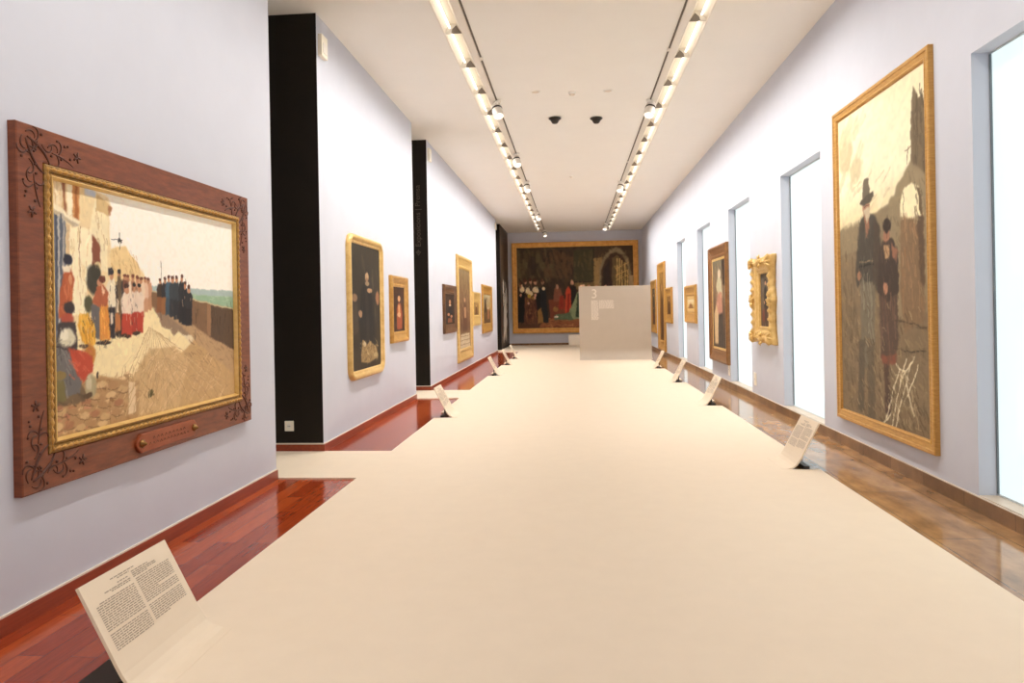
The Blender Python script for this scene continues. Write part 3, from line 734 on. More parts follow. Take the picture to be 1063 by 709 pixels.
# ------------------------------------------------------------------ mesh helpers
def add_box(bm, x0, x1, y0, y1, z0, z1, mi=0):
    v = [bm.verts.new(p) for p in ((x0, y0, z0), (x1, y0, z0), (x1, y1, z0), (x0, y1, z0), (x0, y0, z1), (x1, y0, z1), (x1, y1, z1), (x0, y1, z1))]
    fs = []
    for f in ((3, 2, 1, 0), (4, 5, 6, 7), (0, 1, 5, 4), (1, 2, 6, 5), (2, 3, 7, 6), (3, 0, 4, 7)):
        fc = bm.faces.new([v[i] for i in f]); fc.material_index = mi; fs.append(fc)
    return v, fs

def obj(name, bm, mats, parent=None, smooth=False, bevel=0.0):
    me = bpy.data.meshes.new(name)
    bmesh.ops.recalc_face_normals(bm, faces=bm.faces[:])
    if smooth:
        for f in bm.faces: f.smooth = True
    bm.to_mesh(me); bm.free()
    for mm in (mats if isinstance(mats, (list, tuple)) else [mats]): me.materials.append(mm)
    o = bpy.data.objects.new(name, me); COL.objects.link(o)
    if parent: o.parent = parent
    if bevel:
        md = o.modifiers.new('bevel', 'BEVEL'); md.width = bevel; md.segments = 2; md.limit_method = 'ANGLE'
    return o

def thing(name, label, cat, loc=(0, 0, 0), rotz=0.0, group=None):
    o = bpy.data.objects.new(name, None); COL.objects.link(o)
    o.empty_display_size = 0.1
    o.location = loc; o.rotation_euler = (0, 0, rotz)
    o['label'] = label; o['category'] = cat
    if group: o['group'] = group
    return o

def copy_thing(root, label, loc, rotz=None, group=None):
    r = root.copy(); COL.objects.link(r); r.location = loc
    if rotz is not None: r.rotation_euler = (0, 0, rotz)
    r['label'] = label
    if group: r['group'] = group
    for ch in list(root.children):
        c = ch.copy(); COL.objects.link(c); c.parent = r
        for g in list(ch.children):
            d = g.copy(); COL.objects.link(d); d.parent = c
    return r

def struct(name, bm, mats, parent=None, **k):
    o = obj(name, bm, mats, parent, **k)
    if parent is None: o['kind'] = 'structure'
    return o

def lathe(bm, prof, seg=24, origin=(0, 0, 0)):
    ox, oy, oz = origin; rings = []
    for r, z in prof:
        rings.append([bm.verts.new((ox + r * math.cos(2 * math.pi * i / seg), oy + r * math.sin(2 * math.pi * i / seg), oz + z)) for i in range(seg)])
    for a, c in zip(rings, rings[1:]):
        for i in range(seg):
            bm.faces.new((a[i], a[(i + 1) % seg], c[(i + 1) % seg], c[i]))
    bm.faces.new(rings[0]); bm.faces.new(rings[-1])

def tube(bm, pts, rad, seg=6):
    """round bar along a polyline; rad is one radius or a list"""
    pts = [Vector(p) for p in pts]; rings = []
    for i, p in enumerate(pts):
        t = (pts[min(i + 1, len(pts) - 1)] - pts[max(i - 1, 0)]).normalized()
        ref = Vector((0, 1, 0)) if abs(t.y) < 0.9 else Vector((1, 0, 0))
        a = t.cross(ref).normalized(); c = t.cross(a)
        r = rad[i] if isinstance(rad, (list, tuple)) else rad
        rings.append([bm.verts.new(p + (a * math.cos(2 * math.pi * k / seg) + c * math.sin(2 * math.pi * k / seg)) * r) for k in range(seg)])
    for a, c in zip(rings, rings[1:]):
        for i in range(seg): bm.faces.new((a[i], a[(i + 1) % seg], c[(i + 1) % seg], c[i]))
    bm.faces.new(rings[0]); bm.faces.new(rings[-1])

def sweep(bm, w, h, prof, rad=0.0, z0=0.0, closed=False):
    """moulding mitred round a w x h rectangle standing on z0; prof = [(inset, out), ...]"""
    rings = []
    for d, t in prof:
        x0, x1, za, zb = -w / 2 + d, w / 2 - d, z0 + d, z0 + h - d
        r = max(rad - d, 0.012) if rad else 0.0
        ring = []
        if r:
            for cx, cz, a0 in ((x1 - r, zb - r, 0), (x0 + r, zb - r, 90), (x0 + r, za + r, 180), (x1 - r, za + r, 270)):
                for k in range(7):
                    a = math.radians(a0 + 15 * k)
                    ring.append(bm.verts.new((cx + r * math.cos(a), -t, cz + r * math.sin(a))))
        else:
            for x, z in ((x1, zb), (x0, zb), (x0, za), (x1, za)): ring.append(bm.verts.new((x, -t, z)))
        rings.append(ring)
    pairs = list(zip(rings, rings[1:]))
    if closed: pairs.append((rings[-1], rings[0]))
    for a, c in pairs:
        n = len(a)
        for i in range(n): bm.faces.new((a[i], a[(i + 1) % n], c[(i + 1) % n], c[i]))

# ------------------------------------------------------------------ the painter: pigment laid on a canvas grid
def value_noise(rng, w, h, sx, sy):
    gx, gy = max(2, int(sx)), max(2, int(sy))
    g = rng.random((gy + 2, gx + 2))
    xs = np.linspace(0, gx, w, endpoint=False); ys = np.linspace(0, gy, h, endpoint=False)
    xi = xs.astype(int); yi = ys.astype(int)
    fx = xs - xi; fy = ys - yi
    fx = fx * fx * (3 - 2 * fx); fy = fy * fy * (3 - 2 * fy)
    a = g[np.ix_(yi, xi)]; b_ = g[np.ix_(yi, xi + 1)]; c = g[np.ix_(yi + 1, xi)]; d = g[np.ix_(yi + 1, xi + 1)]
    fx = fx[None, :]; fy = fy[:, None]
    return (a * (1 - fx) + b_ * fx) * (1 - fy) + (c * (1 - fx) + d * fx) * fy - 0.5

def paint(ops, w, h, aspect, seed):
    """rows run downwards; colours 0..255"""
    rng = np.random.default_rng(seed)
    img = np.zeros((h, w, 3))
    U, V = np.meshgrid((np.arange(w) + 0.5) / w, (np.arange(h) + 0.5) / h)
    wob = 0.004
    UW = U + wob / aspect * 2 * (value_noise(rng, w, h, w / 9, h / 9) + value_noise(rng, w, h, w / 4, h / 4) * 0.5)
    VW = V + wob * 2 * (value_noise(rng, w, h, w / 9, h / 9) + value_noise(rng, w, h, w / 4, h / 4) * 0.5)
    def box(u0, u1, v0, v1, pad=0.02):
        i0 = max(0, int((u0 - pad / aspect) * w)); i1 = min(w, int((u1 + pad / aspect) * w) + 2)
        j0 = max(0, int((v0 - pad) * h)); j1 = min(h, int((v1 + pad) * h) + 2)
        return slice(j0, j1), slice(i0, i1)
    def soften(mk, r):
        for _k in range(r):
            p = np.pad(mk, 1, mode='edge')
            mk = (p[:-2, 1:-1] + 2 * p[1:-1, 1:-1] + p[2:, 1:-1]) / 4
            p = np.pad(mk, 1, mode='edge')
            mk = (p[1:-1, :-2] + 2 * p[1:-1, 1:-1] + p[1:-1, 2:]) / 4
        return mk
    def lay(s, mk, c):
        if mk.size: img[s] = img[s] * (1 - mk[..., None]) + np.array(c, float) * mk[..., None]
    def seg_line(c, wd, pts, alpha=1.0):
        wd = max(wd, 1.3 / h)
        for (u0, v0), (u1, v1) in zip(pts, pts[1:]):
            s = box(min(u0, u1) - wd / aspect, max(u0, u1) + wd / aspect, min(v0, v1) - wd, max(v0, v1) + wd)
            x = (UW[s] - u0) * aspect; y = VW[s] - v0
            dx = (u1 - u0) * aspect; dy = v1 - v0
            t = np.clip((x * dx + y * dy) / max(dx * dx + dy * dy, 1e-9), 0, 1)
            d = np.hypot(x - t * dx, y - t * dy)
            lay(s, np.clip((wd * .62 - d) / (wd * .3), 0, 1) * alpha, c)
    for op in ops:
        k = op[0]
        if k == 'g':
            st = op[1]; vs = [a for a, _ in st]
            for ch in range(3): img[..., ch] = np.interp(VW, vs, [c[ch] for _, c in st])
        elif k == 'p':
            f = op[2]; P = list(zip(f[0::2], f[1::2]))
            s = box(min(p[0] for p in P), max(p[0] for p in P), min(p[1] for p in P), max(p[1] for p in P))
            u = UW[s]; v = VW[s]; ins = np.zeros(u.shape, bool)
            for (x0, y0), (x1, y1) in zip(P, P[1:] + P[:1]):
                if y0 == y1: continue
                ins ^= ((y0 > v) != (y1 > v)) & (u < (x1 - x0) * (v - y0) / (y1 - y0) + x0)
            ext = min(max(p[0] for p in P) - min(p[0] for p in P), max(p[1] for p in P) - min(p[1] for p in P))
            lay(s, soften(ins.astype(float), 3 if ext > .22 else 1), op[1])
        elif k == 'e':
            u0, v0, ru, rv = op[2]
            s = box(u0 - ru, u0 + ru, v0 - rv, v0 + rv)
            q = np.sqrt(((UW[s] - u0) / max(ru, 1e-4)) ** 2 + ((VW[s] - v0) / max(rv, 1e-4)) ** 2)
            lay(s, np.clip((1.12 - q) / .3, 0, 1), op[1])
        elif k == 'l':
            f = op[3]; seg_line(op[1], op[2], list(zip(f[0::2], f[1::2])), .85)
        elif k == 's':
            _, c, n, (u0, v0, u1, v1), ln, ang, wd, var, sd = op
            r2 = random.Random(sd)
            for _i in range(n):
                u = u0 + (u1 - u0) * r2.random(); v = v0 + (v1 - v0) * r2.random()
                a = math.radians(ang + r2.gauss(0, 9)); L = ln * r2.uniform(0.4, 1.0) / 2
                du = math.cos(a) * L / aspect; dv = math.sin(a) * L
                d = r2.gauss(0, var * 0.5)
                seg_line([min(255, max(0, q + d)) for q in c], wd * r2.uniform(0.5, 1.2), [(u - du, v - dv), (u + du, v + dv)], .62)
        elif k == 'j':      # broken colour: short strokes in the colour already there
            _, n, (u0, v0, u1, v1), ln, ang, wd, var, sd = op
            r2 = random.Random(sd)
            for _i in range(n):
                u = u0 + (u1 - u0) * r2.random(); v = v0 + (v1 - v0) * r2.random()
                c = img[min(h - 1, max(0, int(v * h))), min(w - 1, max(0, int(u * w)))] * (1 + r2.gauss(0, var))
                a = math.radians(ang + r2.gauss(0, 30)); L = ln * r2.uniform(0.4, 1.0) / 2
                du = math.cos(a) * L / aspect; dv = math.sin(a) * L
                seg_line(c, wd * r2.uniform(0.6, 1.2), [(u - du, v - dv), (u + du, v + dv)], .4)
        elif k == 'n':
            img *= 1 + op[1] * value_noise(rng, w, h, op[2], op[3])[..., None]
    return np.clip(img, 0, 255)

def canvas_mesh(key, cw, ch, gain):
    d = PAINT[key]; w, h = d['res']
    img = paint(d['ops'], w, h, cw / ch, sum(map(ord, key)))
    c = img / 255.0
    c = np.where(c <= 0.04045, c / 12.92, ((c + 0.055) / 1.055) ** 2.4) * gain
    xs = np.linspace(-cw / 2, cw / 2, w); zs = np.linspace(ch, 0, h)
    X, Z = np.meshgrid(xs, zs)
    co = np.stack([X, np.zeros_like(X), Z], -1).reshape(-1, 3)
    idx = np.arange(w * h).reshape(h, w)
    faces = np.stack([idx[1:, :-1], idx[1:, 1:], idx[:-1, 1:], idx[:-1, :-1]], -1).reshape(-1, 4)
    me = bpy.data.meshes.new('canvas')
    me.from_pydata(co.tolist(), [], faces.tolist())
    ca = me.color_attributes.new('pigment', 'FLOAT_COLOR', 'POINT')
    rgba = np.ones((w * h, 4), np.float32); rgba[:, :3] = c.reshape(-1, 3)
    ca.data.foreach_set('color', rgba.ravel())
    me.materials.append(M['canvas'])
    return me

# ------------------------------------------------------------------ the room
NOTCH_L = [(2.70, 3.31), (9.995, 10.545), (16.39, 17.0), (19.52, 20.12), (22.0, 22.62)]
NOTCH_R = [(6.73, 7.24), (11.07, 11.58), (14.51, 15.03), (17.88, 18.42)]
EL, ER = -1.98, 2.19          # edges of the raised cream covering
TB = 0.325                    # length of a bent tongue on plan

def covering():
    bm = bmesh.new()
    def slab(x0, x1, y0, y1): add_box(bm, x0, x1, y0, y1, 0.0, 0.015)
    slab(EL + TB, ER - TB, YB, YF)
    def edge(x0, x1, notches, y0, y1):
        y = y0
        for a, c_ in notches:
            slab(x0, x1, y, a); y = c_
        slab(x0, x1, y, y1)
    edge(EL, EL + TB, NOTCH_L, YB, YF); edge(ER - TB, ER, NOTCH_R, YB, YF)
    for a, c_ in ((6.375, 7.622), (12.25, 13.5), (25.64, 27.07)): slab(-4.3, EL, a, c_)
    slab(XL, EL, 27.07, YF)
    return bm
struct('floor', covering(), M['carpet'])
bm = bmesh.new(); add_box(bm, -4.3, -1.2, YB, YF, -0.1, 0.0); struct('floor_left', bm, M['planks'])
bm = bmesh.new(); add_box(bm, 1.2, XR + 0.3, YB, YF, -0.1, 0.0); struct('floor_right', bm, M['tile'])

SLOTS = [(-1.455, -1.235), (1.36, 1.58)]      # recessed lamp troughs in the ceiling
Y0T, PITCH, NMOD = 7.23, 1.19, 19
YT1 = Y0T + PITCH * NMOD
bm = bmesh.new()
xs = [-4.3, SLOTS[0][0], SLOTS[0][1], SLOTS[1][0], SLOTS[1][1], XR + 0.3]
for i in (0, 2, 4): add_box(bm, xs[i], xs[i + 1], YB, YF + 0.2, H, H + 0.25)
for i in (1, 3):
    add_box(bm, xs[i], xs[i + 1], YB, Y0T, H, H + 0.25); add_box(bm, xs[i], xs[i + 1], YT1, YF + 0.2, H, H + 0.25)
    add_box(bm, xs[i], xs[i + 1], Y0T, YT1, H + 0.2, H + 0.25)
struct('ceiling', bm, M['ceiling'])

for k, (name, (a, c_)) in enumerate(zip(('wall_left', 'wall_left_middle', 'wall_left_far', 'wall_left_end'), SEG)):
    bm = bmesh.new()
    v, fs = add_box(bm, -3.7, XL, a, c_, 0.0, H)
    for f in fs:
        f.normal_update()
        if abs(f.normal.y) > 0.5: f.material_index = 1
    w_ = struct(name, bm, [M['brownblack'] if k == 3 else M['wall'], M['black']])
    if k == 3: WALL_END = w_
    if k == 2: WALL_FAR = w_
    bm = bmesh.new(); bh, bt = 0.088, 0.016
    add_box(bm, XL, XL + bt, a - bt, c_, 0.0, bh, 0); add_box(bm, XL, XL + bt * 0.8, a - bt, c_, bh, bh + 0.009, 1)
    add_box(bm, -3.7, XL, a - bt, a, 0.0, bh, 0); add_box(bm, -3.7, XL, a - bt, a, bh, bh + 0.013, 1)
    struct('baseboard_' + name[5:], bm, [M['skirt_wood'] if k < 3 else M['black'], M['cream_trim'] if k < 3 else M['black']])
bm = bmesh.new(); add_box(bm, -4.4, -4.3, YB, YF, -0.1, H); struct('wall_left_outer', bm, M['wall'])
bm = bmesh.new(); add_box(bm, -4.4, XR + 0.3, YF, YF + 0.2, -0.1, H); struct('wall_far', bm, M['wall'])
bm = bmesh.new(); add_box(bm, -4.4, XR + 0.3, YB - 0.2, YB, -0.1, H + 0.25); struct('wall_back', bm, M['wall'])
bm = bmesh.new()
add_box(bm, XL, -0.22, YF - 0.016, YF, 0.015, 0.1, 0); add_box(bm, -0.22, XR, YF - 0.016, YF, 0.015, 0.1, 0)
struct('baseboard_far', bm, M['skirt_stone'])
# right wall: piers, lintels and sills round five tall windows
bm = bmesh.new(); WT = 0.3; y = YB
for a, c_ in WIN:
    add_box(bm, XR, XR + WT, y, a, 0, H)
    add_box(bm, XR, XR + WT, a, c_, WZ1, H)
    add_box(bm, XR, XR + WT, a, c_, 0, WZ0, 1)
    y = c_
add_box(bm, XR, XR + WT, y, YF, 0, H)
struct('wall_right', bm, [M['wall'], M['sill']])
bm = bmesh.new(); y = YB
add_box(bm, XR - 0.018, XR, YB, YF, 0.0, 0.108, 0); add_box(bm, XR - 0.018, XR, YB, YF, 0.108, 0.114, 1)
struct('baseboard_right', bm, [M['skirt_stone'], M['sill']])
for i, (a, c_) in enumerate(WIN):
    e = bpy.data.objects.new('window_%d' % (i + 1), None); COL.objects.link(e)
    e.location = (XR + 0.12, (a + c_) / 2, WZ0); e['kind'] = 'structure'
    hw = (c_ - a) / 2; hh = WZ1 - WZ0; fw = 0.014
    bm = bmesh.new()
    add_box(bm, 0.004, 0.05, -hw, hw, hh - fw, hh); add_box(bm, 0.004, 0.05, -hw, hw, 0, fw)
    obj('window_frame', bm, M['frame_pale'], e)
    bm = bmesh.new(); add_box(bm, 0, 0.05, -hw, -hw + fw, fw, hh - fw); obj('gasket', bm, M['frame_dark'], e)
    bm = bmesh.new(); add_box(bm, 0, 0.05, hw - fw, hw, fw, hh - fw); obj('gasket', bm, M['frame_dark'], e)
    bm = bmesh.new(); add_box(bm, 0.012, 0.03, -hw + fw, hw - fw, fw, hh - fw)
    obj('pane', bm, M['pane'], e)

# lettering on the black end of the far left wall block and the pale decal on the last one
def text_mesh(name, body, size, material, parent=None, extrude=0.001):
    cu = bpy.data.curves.new(name, 'FONT'); cu.body = body; cu.size = size; cu.extrude = extrude; cu.align_x = 'LEFT'
    tmp = bpy.data.objects.new('tmp', cu); COL.objects.link(tmp)
    me = bpy.data.meshes.new_from_object(tmp.evaluated_get(bpy.context.evaluated_depsgraph_get()))
    bpy.data.objects.remove(tmp); bpy.data.curves.remove(cu)
    me.materials.clear(); me.materials.append(material)
    o = bpy.data.objects.new(name, me); COL.objects.link(o)
    if parent: o.parent = parent
    return o
t = text_mesh('lettering', 'Exposicions | Premsa', 0.115, M['wall_print'], WALL_FAR)
bb = [v.co.x for v in t.data.vertices]; s = 1.16 / (max(bb) - min(bb))
t.matrix_world = Matrix.Translation((-2.868, 13.5 - 0.002, 2.735)) @ Matrix(((0, -1, 0, 0), (0, 0, -1, 0), (1, 0, 0, 0), (0, 0, 0, 1))) @ Matrix.Diagonal((s, s, 1, 1))
bm = bmesh.new()
for pts in (((-0.045, 0.07), (0, 0.0), (0.045, 0.07)), ((-0.024, 0.085), (0, 0.04), (0.024, 0.085)), ((-0.008, 0.1), (0, 0.075), (0.008, 0.1))):
    tube(bm, [(-2.912 + x, 13.5 - 0.002, 2.575 + z) for x, z in pts], 0.006, 4)
obj('emblem', bm, M['wall_print'], WALL_FAR)
bm = bmesh.new(); rnd = random.Random(5)
for cy, cz, sc, n in ((28.05, 2.35, 0.28, 7), (28.9, 1.75, 0.5, 14), (28.6, 1.25, 0.6, 16), (29.0, 0.95, 0.35, 8)):
    for q in range(n):
        a0 = rnd.uniform(0, 6.28); p0 = Vector((XL + 0.003, cy + rnd.uniform(-sc, sc) * 0.6, cz + rnd.uniform(-sc, sc)))
        pts = []
        for j in range(8):
            pts.append(p0.copy()); a0 += rnd.uniform(-0.2, 0.75)
            p0 = p0 + Vector((0, math.cos(a0) * sc * 0.14, math.sin(a0) * sc * 0.22))
        tube(bm, pts, [0.012 + 0.012 * math.sin(math.pi * j / 7) for j in range(8)], 4)
obj('floral_decal', bm, M['decal'], WALL_END)

# ------------------------------------------------------------------ pictures
LEFT, RIGHT, FAR = 'L', 'R', 'F'
def hang(side, label, a, c_, z0):
    if side == LEFT: loc, rz = (XL, (a + c_) / 2, z0), math.pi / 2
    elif side == RIGHT: loc, rz = (XR, (a + c_) / 2, z0), -math.pi / 2
    else: loc, rz = ((a + c_) / 2, YF, z0), 0.0
    return thing('framed_painting', label, 'painting', loc, rz, 'framed paintings on the gallery walls')

def put_canvas(t, key, cw, ch, z, out, gain):
    o = bpy.data.objects.new('canvas', canvas_mesh(key, cw, ch, gain)); COL.objects.link(o)
    o.parent = t; o.location = (0, -out, z)
    return o

def profile(kind, b, t):
    if kind == 'round':      # fat rounded moulding
        return [(0, 0), (0, t * .45), (b * .08, t * .8), (b * .25, t), (b * .45, t * .96), (b * .62, t * .72), (b * .66, t * .55), (b * .78, t * .62), (b * .9, t * .55), (b, t * .3), (b, .004), (0, 0)]
    if kind == 'flat':
        return [(0, 0), (0, t * .9), (b * .06, t), (b * .3, t), (b * .36, t * .82), (b * .7, t * .7), (b * .76, t * .8), (b * .86, t * .78), (b * .92, t * .5), (b, t * .42), (b, .004), (0, 0)]
    return [(0, 0), (0, t * .7), (b * .1, t), (b * .22, t), (b * .3, t * .8), (b * .5, t * .55), (b * .72, t * .42), (b * .78, t * .55), (b * .9, t * .5), (b, t * .3), (b, .004), (0, 0)]

def picture(side, label, a, c_, z0, z1, key, m, b, kind='scoop', t=0.05, rad=0.0, bx=None, gain=0.8, liner=None):
    root = hang(side, label, a, c_, z0); w, h = c_ - a, z1 - z0
    bm = bmesh.new(); sweep(bm, w, h, profile(kind, b, t), rad)
    obj('frame', bm, M[m], root, smooth=bool(rad))
    lb = 0.0
    if liner:
        lb = liner
        bm = bmesh.new(); sweep(bm, w - 2 * b, h - 2 * b, [(0, .004), (0, t * .36), (lb * .3, t * .42), (lb, t * .3), (lb, .004), (0, .004)], 0, b)
        obj('liner', bm, M['gold_bright'], root)
    put_canvas(root, key, w - 2 * b - 2 * lb + .006, h - 2 * b - 2 * lb + .006, b + lb - .003, t * .34, gain)
    return root

# -- the large carved frame, near left
def street_picture():
    a, c_, z0, z1 = 3.29, 5.79, 0.633, 2.47
    root = hang(LEFT, 'large street scene in a carved reddish wooden frame with a plaque', a, c_, z0)
    w, h, t = c_ - a, z1 - z0, 0.046
    bm = bmesh.new(); sweep(bm, w, h, [(0, 0), (0, t * .9), (.006, t), (.172, t), (.178, t * .8), (.2, t * .7), (.2, .003), (0, 0)])
    fr = obj('frame', bm, M['carved_wood'], root)
    # carved vines in the corners
    def curl(p, a0, L, k, n=14):
        pts = [p]; x, z = p
        for i in range(n):
            x += math.cos(a0) * L / n; z += math.sin(a0) * L / n; a0 += k * (0.35 + 1.3 * i / n) / n; pts.append((x, z))
        return pts
    for sx in (-1, 1):
        for sz in (0, 1):
            bm = bmesh.new()
            ox = sx * (w / 2 - .088); oz = .092 if sz == 0 else h - .092
            dz = 1 if sz == 0 else -1
            st = []
            for along in (0, 1):
                base = curl((0, 0), .35, .2, .9) ; st.append((along, base, .007))
                for p0, a0, L, k in (((.02, .0), .9, .12, 3.4), ((.05, .02), -.7, .11, -3.2), ((.10, .02), 1.0, .11, -3.6), ((.14, .03), -.9, .11, 3.4), ((.17, .05), .1, .17, .5), ((.20, .05), .8, .09, 2.6), ((.22, .05), -.8, .09, -2.6), ((-.03, .0), 2.2, .09, -3.0)):
                    st.append((along, curl(p0, a0, L, k), .0045))
                for q in range(5):
                    aa = q * 1.2566; st.append((along, [(.36, .035), (.36 + .03 * math.cos(aa), .035 + .03 * math.sin(aa))], .006))
                for p0 in ((.09, -.03), (.16, .065), (.26, -.005), (.30, .055)):
                    st.append((along, [p0, (p0[0] + .012, p0[1] + .003)], .008))
            for along, pts, r in st:
                P3 = []
                for x, z in pts:
                    z -= .03
                    if along == 0: P3.append((ox - sx * (x - .02), -t, oz + dz * z))
                    else: P3.append((ox - sx * z, -t, oz + dz * (x - .02)))
                n = len(P3)
                tube(bm, P3, [r * (.6 + .6 * math.sin(math.pi * min(1, (i + .6) / n))) for i in range(n)], 5)
            for along in (0, 1):
                for p0 in ((.12, .06), (.21, -.02), (.055, .055), (.29, -.01), (.24, .07)):
                    x, z = p0[0] - .02, p0[1] - .03
                    q = (ox - sx * x, -t, oz + dz * z) if along == 0 else (ox - sx * z, -t, oz + dz * x)
                    bmesh.ops.create_icosphere(bm, subdivisions=1, radius=.008, matrix=Matrix.Translation(q))
            obj('carved_vine', bm, M['carved_dark'], fr, smooth=True)
    # gilded inner moulding with a row of pierced beads
    b0 = .178
    bm = bmesh.new(); iw, ih = w - 2 * b0, h - 2 * b0
    sweep(bm, iw, ih, [(0, .02), (0, t + .004), (.008, t + .009), (.034, t + .006), (.038, t - .004), (.044, t + .004), (.052, t + .004), (.058, t - .014), (.067, t - .02), (.067, .004), (0, .004)], 0, b0)
    gt = obj('gilded_moulding', bm, M['gold_antique'], root)
    bm = bmesh.new(); sweep(bm, iw - .104, ih - .104, [(0, .004), (0, t + .006), (.004, t + .008), (.012, t - .008), (.016, t - .018), (.016, .004), (0, .004)], 0, b0 + .052)
    obj('inner_lip', bm, M['gold_bright'], gt)
    bm = bmesh.new(); step = .044; cx, z_a, z_b = iw / 2 - .02, b0 + .02, h - b0 - .02
    P = []; R_ = []
    cor = [(-cx, z_a), (cx, z_a), (cx, z_b), (-cx, z_b), (-cx, z_a + .001)]
    for (xa, za), (xb, zb) in zip(cor, cor[1:]):
        L = math.hypot(xb - xa, zb - za); nb = int(L / step) * 4
        for i in range(nb):
            P.append((xa + (xb - xa) * i / nb, -t - .006, za + (zb - za) * i / nb)); R_.append((.013, .009, .004, .009)[i % 4])
    tube(bm, P, R_, 6)
    obj('beaded_cord', bm, M['gold'], gt, smooth=True)
    put_canvas(root, 'street', iw - .13, ih - .13, b0 + .065, t - .022, 1.05)
    # plaque
    bm = bmesh.new(); pw, ph = .70, .118; zc = .088
    out = []
    for k in range(9): out.append((-pw / 2 + .045 - .05 * math.sin(math.pi * k / 8), zc + ph / 2 - ph * k / 8))
    for k in range(9): out.append((pw / 2 - .045 + .05 * math.sin(math.pi * k / 8), zc - ph / 2 + ph * k / 8))
    f0 = [bm.verts.new((x, -t, z)) for x, z in out]; f1 = [bm.verts.new((x, -t - .016, z)) for x, z in out]
    f2 = [bm.verts.new((x * .985, -t - .02, zc + (z - zc) * .92)) for x, z in out]
    for ra, rb in ((f0, f1), (f1, f2)):
        for i in range(len(ra)): bm.faces.new((ra[i], ra[(i + 1) % len(ra)], rb[(i + 1) % len(rb)], rb[i]))
    bm.faces.new(f2)
    pl = obj('plaque', bm, M['plaque'], root)
    for sx in (-1, 1):
        bm = bmesh.new(); lathe(bm, [(.026, 0), (.026, .008), (.014, .016), (.008, .03), (.002, .034)], 12)
        bmesh.ops.rotate(bm, verts=bm.verts[:], cent=(0, 0, 0), matrix=Matrix.Rotation(math.pi / 2, 3, 'X'))
        bmesh.ops.translate(bm, verts=bm.verts[:], vec=(sx * (pw / 2 - .045), -t - .019, zc))
        obj('stud', bm, M['screw'], pl, smooth=True)
    bm = bmesh.new(); rr = random.Random(3)
    for row, n, hx in ((.018, 9, .20), (-.014, 12, .24)):
        for i in range(n):
            x = -hx + 2 * hx * (i + .5) / n; z = zc + row
            tube(bm, [(x - .012, -t - .02, z - .008 + rr.uniform(-.003, .003)), (x, -t - .02, z + .008), (x + .012, -t - .02, z - .006 + rr.uniform(-.003, .003))], .002, 4)
    obj('engraving', bm, M['carved_dark'], pl)
street_picture()

picture(LEFT, 'dark full-length figure in black, gold frame with rounded corners, on the left wall', 8.50, 10.05, .668, 2.485, 'saint', 'gold_pale', .115, 'round', .06, rad=.17, gain=.85)
picture(LEFT, 'small reddish half-figure in a gold frame beside the round-cornered frame', 10.52, 11.56, 1.04, 2.057, 'warm_half_figure', 'gold', .17, 'scoop', .06, gain=.85)
picture(LEFT, 'small dark portrait in a brown frame, left of the tall pale gold frame', 14.89, 16.46, 1.03, 2.076, 'dark_portrait', 'bronze_frame', .2, 'scoop', .06, gain=.9)
picture(LEFT, 'tall narrow interior scene in a pale gold frame reaching almost to the skirting', 16.68, 19.08, .28, 2.84, 'tall_interior', 'gold_pale', .32, 'scoop', .06, gain=.75)
picture(LEFT, 'small golden study hanging just right of the tall pale gold frame', 19.26, 20.80, 1.095, 2.025, 'golden_study', 'gold_bright', .3, 'scoop', .05, gain=.8)
picture(LEFT, 'pale landscape with a figure in a dull gold frame, last on the left wall', 21.28, 23.72, .82, 2.29, 'landscape', 'gold', .3, 'scoop', .06, gain=.8)
picture(RIGHT, 'very tall painting of a top-hatted man and companion by a ruined arch', 5.95, 8.07, .291, 3.535, 'ruin', 'oak', .105, 'flat', .045, gain=1.0)
picture(RIGHT, 'tall robed figures in a brown gold frame between the second and third windows', 13.56, 15.31, .415, 2.69, 'robed_figures', 'gold_brown', .24, 'scoop', .07, gain=.85, liner=.05)
picture(RIGHT, 'small pale study in a broad gold frame between the two farthest windows', 17.04, 18.68, 1.116, 2.025, 'pale_study', 'oak', .26, 'scoop', .06, gain=.85, liner=.09)
picture(RIGHT, 'small gilt frame right of the tallest gilt frame at the far right', 21.15, 22.55, 1.035, 2.09, 'umber_figure', 'oak', .26, 'scoop', .06, gain=.85)
picture(RIGHT, 'tallest gilt frame at the far right, almost touching the skirting', 22.72, 24.47, .115, 2.94, 'umber_figure', 'oak', .34, 'scoop', .07, gain=.85)
picture(RIGHT, 'gilt frame partly hidden behind the freestanding greige panel', 25.2, 26.7, .615, 2.47, 'standing_figure', 'oak', .3, 'scoop', .06, gain=.85)
picture(FAR, 'huge court scene with an arched window in a gold frame on the far end wall', -2.562, 2.707, .517, 4.325, 'court', 'amber_gold', .215, 'flat', .09, gain=1.15)

